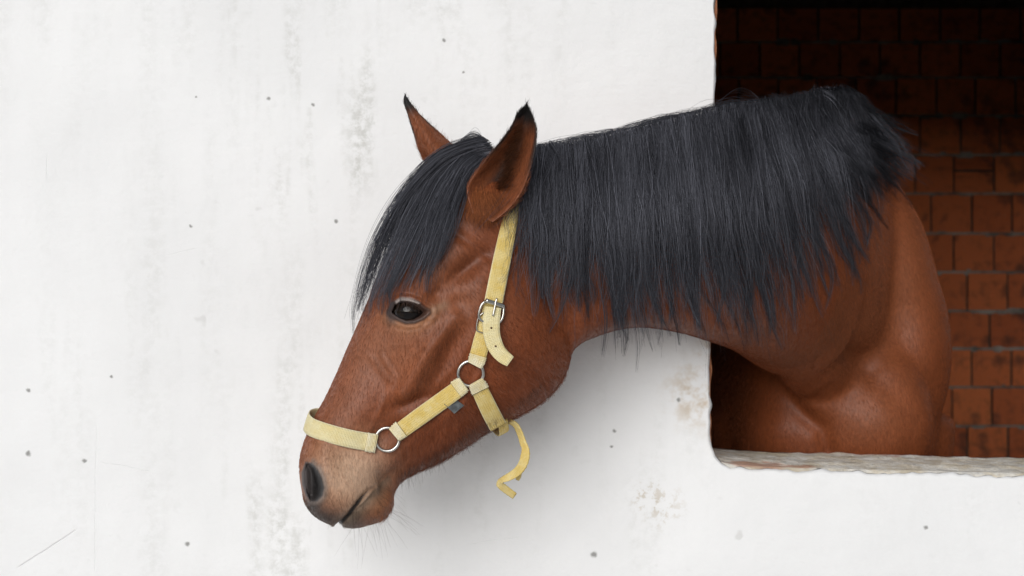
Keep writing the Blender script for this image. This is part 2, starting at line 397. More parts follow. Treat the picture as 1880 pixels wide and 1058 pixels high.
# head: forehead-side point, jaw-side point, half width, squareness, top-heaviness
HEAD = [(948, 285, 1016, 500, .045, 2.1, .1), (915, 278, 1036, 590, .074, 2.2, .15), (868, 292, 1042, 648, .090, 2.3, .18), (815, 322, 1028, 692, .098, 2.4, .18),
        (772, 368, 1000, 728, .101, 2.5, .16), (737, 420, 962, 754, .100, 2.6, .16), (708, 478, 925, 774, .097, 2.6, .16), (686, 535, 888, 794, .091, 2.5, .12),
        (665, 582, 850, 822, .079, 2.4, .08), (643, 630, 806, 848, .067, 2.3, .05), (619, 685, 766, 866, .058, 2.3, .02), (598, 730, 738, 882, .053, 2.3, 0),
        (577, 768, 722, 902, .052, 2.4, 0), (561, 806, 719, 924, .055, 2.5, 0), (552, 838, 708, 944, .056, 2.5, 0), (550, 868, 684, 958, .053, 2.4, 0),
        (554, 901, 657, 968, .046, 2.3, 0), (562, 929, 637, 971, .038, 2.2, 0), (577, 948, 625, 968, .027, 2.1, 0), (594, 957, 613, 964, .012, 2.0, 0)]
loft([ring(head_pt(a, b), head_pt(c, d), LAT, w, p, k) for a, b, c, d, w, p, k in cr(HEAD, 90)])
# neck: crest, underline, depth of its middle, half width
NECK = [(880, 345, 985, 480, -.245, .050), (935, 285, 1010, 580, -.236, .070), (985, 277, 1040, 640, -.232, .079), (1040, 268, 1075, 625, -.228, .083), (1105, 256, 1120, 609, -.218, .087),
        (1170, 240, 1172, 602, -.20, .090), (1240, 222, 1240, 610, -.168, .094), (1310, 207, 1306, 627, -.122, .098), (1385, 195, 1375, 650, -.035, .104),
        (1450, 186, 1436, 688, .085, .112), (1505, 184, 1488, 730, .23, .118), (1540, 192, 1520, 755, .40, .115), (1560, 225, 1550, 740, .60, .10)]
nk = cr(NECK, 80); mid = np.array([P((a + c) / 2, (b + d) / 2, y) for a, b, c, d, y, w in nk]); tg = np.gradient(mid, axis=0); tg[:, 2] = 0
tg /= np.linalg.norm(tg, axis=1)[:, None]
rings = []
for (a, b, c, d, y, w), t in zip(nk, tg):
    lat = np.array([-t[1], t[0], 0]); T, B = np.array(P(a, b, y)), np.array(P(c, d, y))
    rings.append(ring(T, B, lat, w, 2.15, -.12))
loft(rings)
# barrel, from the breast back to the rump
BODY = [(.235, .60, 1.10, .96, .05), (.27, .605, 1.20, .86, .12), (.33, .61, 1.32, .80, .165), (.43, .62, 1.47, .77, .19), (.56, .62, 1.585, .765, .21), (.72, .62, 1.615, .77, .23),
        (.95, .62, 1.58, .76, .27), (1.3, .63, 1.535, .76, .295), (1.65, .64, 1.555, .82, .295), (1.9, .645, 1.53, .90, .27), (2.07, .65, 1.44, 1.0, .20), (2.14, .65, 1.33, 1.12, .09)]
loft([ring(np.array([cx, y, zt]), np.array([cx, y, zb]), np.array([1., 0, 0]), w, 2.2, -.30) for y, cx, zt, zb, w in cr(BODY, 60)])
# near shoulder blade and point, breast muscles
ellipsoid((.712, .47, 1.22), (.118, .18, .29), (6, -10, 0))
ellipsoid((.745, .44, 1.13), (.100, .15, .20), (0, 0, 0))
ellipsoid((.51, .62, 1.20), (.09, .16, .26), (6, 9, 0))
ellipsoid((.515, .52, 1.06), (.085, .12, .15), (0, 0, 0))
ellipsoid((.660, .32, .99), (.120, .105, .16), (10, 0, 0))
ellipsoid((.535, .37, .99), (.092, .085, .13), (10, 0, 0))
# legs
def leg(pts):
    q = cr(pts, 40); loft([np.array([[x + r * math.cos(t), y + r * 1.15 * math.sin(t), z] for t in np.linspace(0, 2 * math.pi, 24, endpoint=False)]) for x, y, z, r in q])
for sx in (.175, -.11):
    leg([(.60 + sx, .52, 1.0, .105), (.60 + sx, .50, .80, .085), (.595 + sx, .49, .62, .058), (.595 + sx, .485, .50, .050), (.595 + sx, .49, .42, .040), (.595 + sx, .49, .22, .033), (.595 + sx, .47, .14, .040), (.595 + sx, .45, .08, .048), (.595 + sx, .44, .02, .058)])
for sx in (.15, -.15):
    leg([(.64 + sx, 1.78, 1.15, .17), (.64 + sx, 1.80, .92, .13), (.64 + sx, 1.86, .72, .080), (.64 + sx, 1.95, .55, .058), (.64 + sx, 1.96, .45, .046), (.64 + sx, 1.93, .24, .036), (.64 + sx, 1.90, .15, .042), (.64 + sx, 1.87, .08, .050), (.64 + sx, 1.86, .02, .060)])
raw = bpy.data.meshes.new('raw'); raw.from_pydata(np.vstack(parts_v).tolist(), [], parts_f)
tmp = bpy.data.objects.new('tmp', raw); C.objects.link(tmp)
md = tmp.modifiers.new('r', 'REMESH'); md.mode = 'VOXEL'; md.voxel_size = .0055
dg = bpy.context.evaluated_depsgraph_get(); skin = bpy.data.meshes.new_from_object(tmp.evaluated_get(dg))
bpy.data.objects.remove(tmp)

def get_v(me): v = np.empty(len(me.vertices) * 3); me.vertices.foreach_get('co', v); return v.reshape(-1, 3)
def get_n(me): v = np.empty(len(me.vertices) * 3); me.vertices.foreach_get('normal', v); return v.reshape(-1, 3)
def get_e(me): e = np.empty(len(me.edges) * 2, np.int32); me.edges.foreach_get('vertices', e); return e.reshape(-1, 2)
def relax(v, e, w, it):
    n = len(v); deg = np.bincount(e.ravel(), minlength=n).astype(float)
    for k in range(it):
        acc = np.stack([np.bincount(e[:, 0], v[e[:, 1], a], n) + np.bincount(e[:, 1], v[e[:, 0], a], n) for a in range(3)], 1) / deg[:, None]
        lam = .55 if k % 2 == 0 else -.50 if it > 12 else .4
        v = v + (acc - v) * (w * lam)[:, None]
    return v
v = get_v(skin); e = get_e(skin); px, py = to_px(v)
v = relax(v, e, np.ones(len(v)), 6)
# the throat, shoulder and chest blend more softly than the jaw edge
wsoft = smooth01((px - 1080) / 120); wsoft = np.maximum(wsoft, smooth01((v[:, 1] - .1) / .1))
wsoft = np.maximum(wsoft, gauss(px, py, 930, 380, 60, 60) * .9)
n_ = len(v); deg_ = np.bincount(e.ravel(), minlength=n_).astype(float)
for k in range(40):
    acc = np.stack([np.bincount(e[:, 0], v[e[:, 1], a], n_) + np.bincount(e[:, 1], v[e[:, 0], a], n_) for a in range(3)], 1) / deg_[:, None]
    v = v + (acc - v) * (wsoft * .6)[:, None]
skin.vertices.foreach_set('co', v.ravel()); skin.update()

# finer faces where the head carries eyes, nostrils and mouth
hc = np.array(head_pt(800, 600))
def mirror_px(v):
    """photo pixels of each head vertex, the far side mirrored onto the near side"""
    side = (v - hc) @ LAT; m = v - np.outer(2 * np.maximum(side, 0), LAT)
    return (*to_px(m), side)
bm = bmesh.new(); bm.from_mesh(skin)
for lvl in range(2):
    vv = np.array([q.co for q in bm.verts]); mx, my, sd = mirror_px(vv)
    head = (vv[:, 1] < .05) & (mx < 1000)
    if lvl == 0: sel = head & (mx < 900)
    else: sel = head & (((mx < 740) & (my > 830) & (mx < 730)) | ((mx > 690) & (mx < 815) & (my > 520) & (my < 620)))
    bm.verts.ensure_lookup_table()
    es = [q for q in bm.edges if sel[q.verts[0].index] and sel[q.verts[1].index]]
    bmesh.ops.subdivide_edges(bm, edges=es, cuts=1, use_grid_fill=True)
    bm.verts.index_update()
bm.to_mesh(skin); bm.free(); skin.update()
v = get_v(skin); e = get_e(skin); mx, my, sd = mirror_px(v); headm = (v[:, 1] < .05) & (mx < 1060)
v = relax(v, e, (headm & (mx < 960)).astype(float) * .9, 6)
skin.vertices.foreach_set('co', v.ravel()); skin.update()

NOSTRIL = [(561, 848), (572, 850), (583, 862), (591, 878), (595, 895), (592, 910), (583, 920), (571, 921), (561, 909), (555, 890), (554, 868)]
MOUTH = [(688, 895), (676, 900), (664, 913), (652, 929), (641, 944), (628, 958), (618, 968)]
EYE = [(720, 574), (726, 562), (738, 556), (752, 556), (766, 561), (777, 570), (784, 573), (774, 581), (760, 587), (746, 588), (734, 583)]
def sculpt(v, nrm):
    mx, my, sd = mirror_px(v); ok = ((v[:, 1] < .06) & (mx < 1075)).astype(float)
    lat = np.where(sd[:, None] > 0, LAT, -LAT)                     # outward
    facing = np.clip(np.abs(nrm @ LAT), 0, 1); fside = smooth01((facing - .12) / .45)
    d = np.zeros(len(v)); g = lambda *a: gauss(mx, my, *a)
    d += .0085 * g(950, 625, 62, 80, 20)                            # cheek muscle
    d -= .0040 * np.exp(-.5 * ((seg_dist(mx, my, [(842, 560), (826, 640), (800, 720), (792, 770)]) / 17) ** 2)) # hollow in front of it
    d += .0065 * np.exp(-.5 * ((seg_dist(mx, my, [(835, 585), (795, 635), (760, 690), (741, 722)]) / 12) ** 2)) # facial crest
    d -= .0060 * g(757, 738, 26, 9, -20)                            # shadow under its end
    d -= .0035 * g(690, 690, 40, 30, 60)
    d += .0050 * g(745, 538, 40, 15, 8)                             # brow
    d -= .0080 * g(858, 492, 32, 12, -38)                           # hollow above and behind the eye
    d -= .0050 * g(800, 540, 12, 12)
    d += .0045 * g(880, 540, 22, 45, 15)                            # jaw joint
    d += .0060 * g(885, 378, 26, 24)                                # root of the ear
    d += .0040 * g(660, 745, 30, 40, 30)                            # nasal side
    d -= .0045 * g(700, 800, 50, 18, -25)
    d -= .0040 * g(800, 806, 60, 14, -32)
    d += .0050 * g(600, 862, 16, 36, -12)                           # rim of the nostril
    d += .0050 * g(632, 905, 30, 24, -40)                           # upper lip
    d += .0060 * g(690, 930, 24, 20, -35)                           # chin
    d -= .0060 * g(717, 886, 9, 26, 35)                             # groove behind the chin
    d -= .0050 * g(704, 880, 10, 14)
    d += .0012 * np.exp(-.5 * ((seg_dist(mx, my, [(700, 655), (722, 690), (705, 740), (680, 790)]) / 3.5) ** 2))  # vein
    d += .0014 * np.exp(-.5 * ((seg_dist(mx, my, [(870, 610), (840, 665), (800, 715), (770, 765)]) / 5) ** 2))
    d += .0016 * np.exp(-.5 * ((seg_dist(mx, my, [(905, 600), (880, 680), (850, 740)]) / 4) ** 2)) + .0008 * np.exp(-.5 * ((seg_dist(mx, my, [(660, 640), (690, 668), (716, 700)]) / 5) ** 2))
    d -= .0030 * np.exp(-.5 * ((seg_dist(mx, my, [(985, 470), (1003, 540), (1020, 600)]) / 9) ** 2)) + .0030 * np.exp(-.5 * ((seg_dist(mx, my, [(840, 430), (870, 450), (900, 470)]) / 7) ** 2))
    out = v + nrm * (1.65 * d * ok * fside)[:, None]
    # mouth slit
    m_ = np.exp(-.5 * (seg_dist(mx, my, MOUTH) / 3.2) ** 2); lips = np.exp(-.5 * ((seg_dist(mx, my, MOUTH) - 8) / 5) ** 2)
    m_ = m_ * (.45 + .55 * smooth01((my - 893) / 25)); out -= nrm * (m_ * .0085 * ok)[:, None]; out += nrm * (lips * .0008 * ok)[:, None]
    # lower lip tucks in under the upper one
    lowside = ((mx - 688) * 63 + (my - 895) * 60) / 87.0
    out -= nrm * (smooth01(lowside / 4) * np.exp(-.5 * (np.maximum(lowside, 0) / 13) ** 2) * smooth01((my - 890) / 25) * (seg_dist(mx, my, MOUTH) < 34) * .0045 * ok)[:, None]
    # nostril: a real hollow, sloping in from the front and ending at a raised rim
    sdn = poly_sd(mx, my, NOSTRIL); near = ok * (np.abs(sd) > .006)
    slope = .12 + .88 * smooth01((mx - 556 - .25 * (my - 850) * 0) / 26)
    out -= lat * (smooth01((-sdn + 1) / 9) * slope * .026 * near)[:, None]
    out += nrm * (np.exp(-.5 * ((sdn - 5) / 4) ** 2) * .0034 * near * smooth01((mx - 564) / 10))[:, None]
    # eye opening sinks behind the lids
    sde = poly_sd(mx, my, EYE); deep = smooth01((-sde + 1.2) / 4)
    out -= lat * (deep * .013 * ok)[:, None]
    rim = np.exp(-.5 * ((sde - 4) / 2.6) ** 2); up = smooth01((572 - my) / 10)
    out += lat * (rim * (.0026 + .0046 * up) * ok)[:, None]
    out -= lat * (np.exp(-.5 * ((sde - 11) / 2.2) ** 2) * up * .0020 * ok)[:, None]                       # fold of the upper lid
    out += lat * (np.exp(-.5 * ((sde - 16) / 4) ** 2) * .0016 * ok)[:, None]
    out -= lat * (np.exp(-.5 * ((seg_dist(mx, my, [(728, 601), (748, 606), (768, 603), (786, 590)]) / 2.6) ** 2)) * .0016 * ok)[:, None]
    # body: creases where the neck folds into the breast, breast groove
    bx, by = to_px(v); okb = ((v[:, 1] > .1) & (v[:, 1] < .62)).astype(float)
    db = -.013 * np.exp(-.5 * ((seg_dist(bx, by, [(1375, 650), (1418, 688), (1448, 728), (1478, 764), (1508, 788), (1520, 830)]) / 12) ** 2))
    db += .010 * gauss(bx, by, 1480, 735, 40, 16, 30) - .004 * np.exp(-.5 * ((seg_dist(bx, by, [(1462, 728), (1500, 722), (1525, 708)]) / 5) ** 2))
    db -= .016 * np.exp(-.5 * ((seg_dist(bx, by, [(1545, 560), (1540, 610), (1560, 650)]) / 30) ** 2))
    db += .010 * gauss(bx, by, 1600, 775, 60, 40) + .008 * gauss(bx, by, 1420, 790, 30, 25)
    db -= .005 * np.exp(-.5 * ((seg_dist(bx, by, [(1600, 690), (1640, 725), (1670, 770), (1672, 830)]) / 16) ** 2)) + .003 * np.exp(-.5 * ((seg_dist(bx, by, [(1470, 712), (1500, 704), (1522, 690)]) / 5) ** 2))
    db += .006 * gauss(bx, by, 1530, 740, 30, 18, 20)
    db -= .012 * np.exp(-.5 * ((seg_dist(bx, by, [(1490, 560), (1545, 640), (1590, 665)]) / 18) ** 2))
    db += .006 * np.exp(-.5 * ((seg_dist(bx, by, [(1660, 430), (1690, 560), (1680, 660)]) / 26) ** 2))
    out += nrm * (db * okb)[:, None]
    # neck: jugular groove and a few soft muscle bands
    okn = ((bx > 1030) & (bx < 1420) & (v[:, 1] < .12)).astype(float)
    dn = -.006 * np.exp(-.5 * ((seg_dist(bx, by, [(1065, 565), (1150, 545), (1260, 555), (1370, 600), (1450, 650)]) / 13) ** 2))
    dn -= .006 * np.exp(-.5 * ((seg_dist(bx, by, [(1010, 470), (1040, 560), (1052, 610)]) / 12) ** 2))
    out += nrm * (dn * okn)[:, None]
    return out
nrm = get_n(skin); v = sculpt(v, nrm); mx, my, sd = mirror_px(v)
fine = ((v[:, 1] < .05) & (mx < 960)).astype(float)
v = relax(v, e, fine * .5, 2)
skin.vertices.foreach_set('co', v.ravel()); skin.update()
tree = BVHTree.FromPolygons([Vector(q) for q in v], [p.vertices[:] for p in skin.polygons])
CAM = Vector((0, -D, CZ))
def cast(px, py):
    d = (P(px, py, 0) - CAM).normalized(); h = tree.ray_cast(CAM, d)
    return h[0], h[1]
# depth of the coat as seen over a grid, extended past the outline, for laying hair and straps on
GX0, GY0, GS, GW, GH = 520, 120, 4, 330, 235
dep = np.full((GH, GW), np.nan)
for j in range(GH):
    for i in range(GW):
        p_, _n = cast(GX0 + i * GS, GY0 + j * GS)
        if p_ is not None and p_.y < np.interp(GX0 + i * GS, [1000, 1280, 1400, 1500], [0, .02, .14, .68]): dep[j, i] = p_.y
solid = ~np.isnan(dep)
for _ in range(60):
    m_ = np.isnan(dep)
    if not m_.any(): break
    pad = np.pad(dep, 1, constant_values=np.nan); nb = np.stack([pad[1 + a:GH + 1 + a, 1 + b:GW + 1 + b] for a in (-1, 0, 1) for b in (-1, 0, 1) if (a, b) != (0, 0)])
    with np.errstate(all='ignore'):
        import warnings; warnings.simplefilter('ignore')
        fill = np.nanmean(nb, 0)
    dep = np.where(m_, fill, dep)
dep = np.nan_to_num(dep, nan=0.0)
def blur(a, it):
    for _ in range(it):
        p_ = np.pad(a, 1, mode='edge'); a = (p_[1:-1, 1:-1] * 2 + p_[:-2, 1:-1] + p_[2:, 1:-1] + p_[1:-1, :-2] + p_[1:-1, 2:]) / 6
    return a
dep_s = blur(dep, 8)
def depth(px, py, a=dep):
    x = np.clip((np.asarray(px, float) - GX0) / GS, 0, GW - 1.001); y = np.clip((np.asarray(py, float) - GY0) / GS, 0, GH - 1.001)
    i, j = x.astype(int), y.astype(int); fx, fy = x - i, y - j
    return (a[j, i] * (1 - fx) + a[j, i + 1] * fx) * (1 - fy) + (a[j + 1, i] * (1 - fx) + a[j + 1, i + 1] * fx) * fy
def P_arr(px, py, y):
    k = S * (D + y) / D
    return np.stack([(px - 940) * k, y, CZ + (529 - py) * k], -1)

# ---- ears, joined to the same body mesh
ear_v, ear_f, ear_c = [], [], []
def ear(left, right, base_y, tip_y, cup, thick, n=34, m=20, near=True):
    """a cupped leaf: two outline curves from base to tip, hollow towards -cup"""
    L_, R_ = arclen(left, n), arclen(right, n); k0 = sum(len(a) for a in ear_v)
    out, col = [], []
    for side in (0, 1):
        for i in range(n):
            s = i / (n - 1); y = base_y + (tip_y - base_y) * s
            w = np.linalg.norm(R_[i] - L_[i]) * S
            for j in range(m + 1):
                t = j / m; q = L_[i] * (1 - t) + R_[i] * t
                tt = 2 * t - 1; prof = (1 - abs(tt) ** 2.2)
                yy = y + cup * prof * min(w, .055) * (1 - .45 * s) * (.12 + .88 * float(smooth01(s / .42)) if near else 1)
                yy += (thick if side else 0) * (1 - .6 * s) * min(1, prof * 4 + .12)
                if i == n - 1: yy = y + thick * .2 * side
                out.append(P(q[0], q[1], yy)); col.append((s, t, side))
    f = []; W = m + 1
    for i in range(n - 1):
        for j in range(m):
            a = k0 + i * W + j; f.append((a, a + 1, a + W + 1, a + W)); b_ = a + n * W; f.append((b_, b_ + W, b_ + W + 1, b_ + 1))
        for j, o in ((0, 1), (m, -1)):
            a = k0 + i * W + j; b_ = a + n * W; f.append((a, a + W, b_ + W, b_) if o > 0 else (a, b_, b_ + W, a + W))
    for j in range(m):
        a = k0 + (n - 1) * W + j; b_ = a + n * W; f.append((a, a + 1, b_ + 1, b_))
    ear_v.append(np.array([tuple(p) for p in out])); ear_f.extend(f); ear_c.append((np.array(col), near))
yb = float(depth(900, 385)) 
ear([(868, 392), (858, 345), (886, 300), (917, 262), (938, 234), (950, 208), (967, 191)], [(905, 408), (932, 386), (957, 354), (973, 312), (983, 268), (984, 232), (968, 190)], yb - .016, yb + .012, .85, .006)
ear([(800, 330), (781, 300), (768, 274), (758, 243), (748, 210), (741, 188), (743, 174)], [(862, 296), (840, 274), (814, 250), (792, 230), (772, 211), (757, 193), (744, 174)], -.225, -.215, -.75, .006, near=False)
ev = np.vstack(ear_v)
bmv = v; ne0 = len(v)
allv = np.vstack([v, ev]); polys = [tuple(p.vertices) for p in skin.polygons] + [tuple(i + ne0 for i in q) for q in ear_f]
body_me = bpy.data.meshes.new('body'); body_me.from_pydata(allv.tolist(), [], polys); body_me.update()
nrm = get_n(body_me)

# ---- coat colours: the animal's own colouring, plus some painted light and shade
BAY, DARK, TAN, GREY, BLACK = map(np.array, ((.200, .052, .0165), (.095, .026, .010), (.52, .32, .20), (.17, .14, .125), (.012, .011, .011)))
col = np.tile(BAY, (ne0, 1)); px, py = to_px(v); mx, my, sd = mirror_px(v); hd = (v[:, 1] < .05)
def tint(w, c): 
    global col
    w = np.clip(w, 0, 1)[:, None]; col = col * (1 - w) + c * w
h1 = hd & (mx < 1075)
tint(.35 * gauss(mx, my, 730, 640, 55, 60) * h1, np.array([.30, .125, .06]))
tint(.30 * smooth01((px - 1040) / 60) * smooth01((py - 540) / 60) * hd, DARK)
tint(.70 * np.exp(-.5 * (seg_dist(mx, my, [(745, 868), (800, 838), (860, 800), (900, 775)]) / 24) ** 2) * h1, DARK)  # darker hair along the lower jaw, with its shade painted in
tint(.9 * gauss(mx, my, 638, 870, 46, 42, -30) * h1, TAN)
tint(.6 * gauss(mx, my, 600, 850, 20, 40, -10) * h1, np.array([.34, .16, .08]))
tint(.5 * gauss(mx, my, 668, 878, 26, 16, -40) * h1, np.array([.30, .22, .17]))
tint(.75 * np.exp(-.5 * (np.maximum(poly_sd(mx, my, NOSTRIL) - 2, 0) / 4.5) ** 2) * (mx > 572) * h1, np.array([.19, .145, .12]))
tint(.75 * gauss(mx, my, 600, 950, 32, 12, 12) * h1, np.array([.045, .038, .035]))
tint(.8 * gauss(mx, my, 572, 925, 12, 14) * h1, np.array([.07, .055, .05]))
tint(.75 * gauss(mx, my, 648, 955, 20, 16) * h1, np.array([.09, .075, .065]))
tint(.65 * gauss(mx, my, 668, 920, 14, 30, 45) * h1, np.array([.16, .115, .075]))
tint(.45 * gauss(mx, my, 695, 925, 18, 24) * h1, np.array([.26, .125, .06]))
tint(.22 * np.exp(-.5 * ((seg_dist(mx, my, MOUTH) - 7) / 6) ** 2) * h1, np.array([.28, .21, .155]))
tint(smooth01((1.5 + 4 * smooth01((my - 895) / 30) - seg_dist(mx, my, MOUTH)) / 4) * h1, np.array([.022, .018, .016]))  # shadow between the lips painted as a dark line
tint(.62 * gauss(mx, my, 640, 868, 40, 30, -35) * h1, np.array([.54, .37, .26]))
sdn = poly_sd(mx, my, NOSTRIL)
tint(.80 * np.exp(-.5 * (np.maximum(sdn - 1, 0) / 4.5) ** 2) * smooth01((mx - 566) / 10) * h1, np.array([.22, .165, .135]))
tint(.96 * smooth01((2.5 - sdn) / 4) * h1, np.array([.060, .055, .056]))
tint(.95 * smooth01((1 - sdn) / 5) * smooth01((mx - 564) / 14) * h1, np.array([.010, .009, .009]))  # shade inside the nostril painted near-black
tint(.8 * gauss(mx, my, 574, 930, 14, 10, 40) * h1, np.array([.06, .05, .047]))
tint(.7 * gauss(mx, my, 598, 953, 34, 11, 14) * h1, np.array([.05, .042, .038]))
lows = ((mx - 688) * 63 + (my - 895) * 60) / 87.0
tint(.75 * smooth01(lows / 4) * np.exp(-.5 * (np.maximum(lows, 0) / 12) ** 2) * (seg_dist(mx, my, MOUTH) < 34) * h1, np.array([.105, .078, .055]))
tint(smooth01((.5 + 4 * smooth01((my - 895) / 30) - seg_dist(mx, my, MOUTH)) / 4) * h1, np.array([.022, .018, .016]))  # painted lip shadow laid again over the later tints
sde = poly_sd(mx, my, EYE)
tint(.55 * np.exp(-.5 * (np.maximum(sde - 8, 0) / 12) ** 2) * h1 * smooth01((my - 560) / 30), np.array([.33, .17, .085]))
tint(.55 * np.exp(-.5 * (seg_dist(mx, my, [(788, 572), (815, 560)]) / 6) ** 2) * h1, np.array([.36, .26, .17]))
tint(.95 * smooth01((10.5 - sde + 3 * smooth01((735 - mx) / 20)) / 5) * h1, np.array([.022, .022, .024]))
tint(.9 * smooth01((1.0 - poly_sd(mx, my, [(724, 552), (736, 544), (756, 546), (774, 556), (770, 561), (752, 554), (736, 553), (727, 560)])) / 4) * h1, np.array([.36, .32, .30]))
tint(.9 * gauss(mx, my, 718, 583, 7, 11, 0) * h1, np.array([.02, .02, .022]))
tint(.45 * np.exp(-.5 * (seg_dist(mx, my, [(690, 620), (655, 690), (625, 750)]) / 26) ** 2) * h1, np.array([.30, .13, .075]))
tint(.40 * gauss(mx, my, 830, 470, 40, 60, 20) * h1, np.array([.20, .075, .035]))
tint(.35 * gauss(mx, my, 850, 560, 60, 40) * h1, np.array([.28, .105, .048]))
tint(.45 * gauss(mx, my, 860, 490, 36, 13, -38) * h1, DARK)  # shade of the hollow above the eye painted into the coat
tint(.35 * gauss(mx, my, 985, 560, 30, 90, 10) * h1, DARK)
tint(.40 * gauss(px, py, 1660, 520, 45, 150, 8) * (v[:, 1] > .1), np.array([.30, .105, .045]))  # light on the shoulder painted as a paler band
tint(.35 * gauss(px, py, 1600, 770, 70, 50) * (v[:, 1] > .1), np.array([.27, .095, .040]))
tint(.55 * gauss(px, py, 1540, 600, 60, 75) * (v[:, 1] > 0), np.array([.165, .055, .022]))  # shade between neck and shoulder painted into the coat
tint(smooth01((.62 - v[:, 2]) / .12) * (v[:, 1] > .1), BLACK)
ecol = []
for c_, near in ear_c:
    s, t, side = c_.T; cc = np.tile(np.array([.215, .066, .025]), (len(s), 1))
    edge = np.minimum(t, 1 - t)
    w = smooth01((s - .68) / .2)
    w = np.maximum(w, smooth01((.10 - edge) / .07) * smooth01((s - .35) / .25) * .95)
    if near: w = np.maximum(w, .9 * np.exp(-.5 * ((t - .50 + .12 * s) / .085) ** 2) * smooth01((s - .12) / .15) * (side == 0) * (1 - .55 * smooth01((s - .55) / .2)))  # dark centre is painted shade in the ear's hollow
    ecol.append(cc * (1 - w[:, None]) + BLACK * 1.3 * w[:, None])
col = np.vstack([col] + ecol)
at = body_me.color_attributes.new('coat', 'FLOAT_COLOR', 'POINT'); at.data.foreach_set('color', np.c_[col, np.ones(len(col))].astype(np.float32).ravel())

m, n, l, b = mat('bay_coat'); q = NB(m)
ca = q.node('ShaderNodeAttribute', attribute_name='coat'); co = q.coords()
f1 = q.noise(q.coords((1, 1, .28)), 330, 3, .65); f2 = q.noise(co, 16, 4, .6)
hsv = q.node('ShaderNodeHueSaturation'); l.new(ca.outputs['Color'], hsv.inputs['Color'])
l.new(q.math('ADD', .10, q.math('ADD', q.math('MULTIPLY', f1, 1.15), q.math('MULTIPLY', f2, .70))), hsv.inputs['Value'])
l.new(hsv.outputs[0], b.inputs['Base Color']); b.inputs['Roughness'].default_value = .48; b.inputs['Specular IOR Level'].default_value = .36
l.new(q.bump(q.math('ADD', q.noise(co, 500, 4, .65), q.math('MULTIPLY', q.noise(co, 45, 3), .6)), .35, .0012), b.inputs['Normal'])
M_coat = m
horse = empty('horse', (.60, .50, 0), 'bay horse with black mane leaning its head out of the stable window', 'horse')
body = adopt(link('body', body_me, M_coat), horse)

# ---- eyes
def lathe_sphere(r, n=40, k=24):
    v = [(r * math.sin(math.pi * i / k) * math.cos(2 * math.pi * j / n), r * math.sin(math.pi * i / k) * math.sin(2 * math.pi * j / n), r * math.cos(math.pi * i / k)) for i in range(k + 1) for j in range(n)]
    return v, [(i * n + j, (i + 1) * n + j, (i + 1) * n + (j + 1) % n, i * n + (j + 1) % n) for i in range(k) for j in range(n)]
m, n, l, b = mat('dark_wet_eye'); q = NB(m)
co = q.coords((1, 1, 1), 'Object')
l.new(q.mix(q.ramp(q.noise(co, 90, 3), .4, .6), (.004, .003, .003), (.012, .007, .004)), b.inputs['Base Color'])
b.inputs['Roughness'].default_value = .06; b.inputs['Specular IOR Level'].default_value = .5; b.inputs['Coat Weight'].default_value = .0; b.inputs['Coat Roughness'].default_value = .02; b.inputs['IOR'].default_value = 1.4
M_eye = m
hit, _ = cast(752, 597)
ec = Vector(P(752, 572, hit.y + .020))
ecs = [ec, ec + Vector(LAT) * (2 * -((np.array(ec) - hc) @ LAT))]
for p_ in ecs:
    sv, sf = lathe_sphere(.0225); o = obj('eye', [Vector((a * 1.08, b_, c_ * .92)) for a, b_, c_ in sv], sf, M_eye); o.location = p_; adopt(o, horse)
#HAIR
# ---- hair: strands that really lie over the body
def hair_obj(name, strands, r_root, r_tip, material, parent, colors=None):
    n_ = np.array([len(s) for s in strands]); cu = bpy.data.hair_curves.new(name); cu.add_curves(n_.tolist())
    pts = np.vstack(strands).astype(np.float32); cu.position_data.foreach_set('vector', pts.ravel())
    t = np.concatenate([np.linspace(0, 1, k) for k in n_])
    rr = np.repeat(r_root, n_) if hasattr(r_root, '__len__') else r_root
    rad = (rr * (1 - t ** 1.6) + r_tip * t ** 1.6).astype(np.float32)
    a = cu.attributes.get('radius') or cu.attributes.new('radius', 'FLOAT', 'POINT'); a.data.foreach_set('value', rad)
    if colors is not None:
        a = cu.attributes.new('coat', 'FLOAT_COLOR', 'CURVE'); a.data.foreach_set('color', np.c_[colors, np.ones(len(colors))].astype(np.float32).ravel())
    cu.materials.append(material); o = bpy.data.objects.new(name, cu); C.objects.link(o)
    return adopt(o, parent)
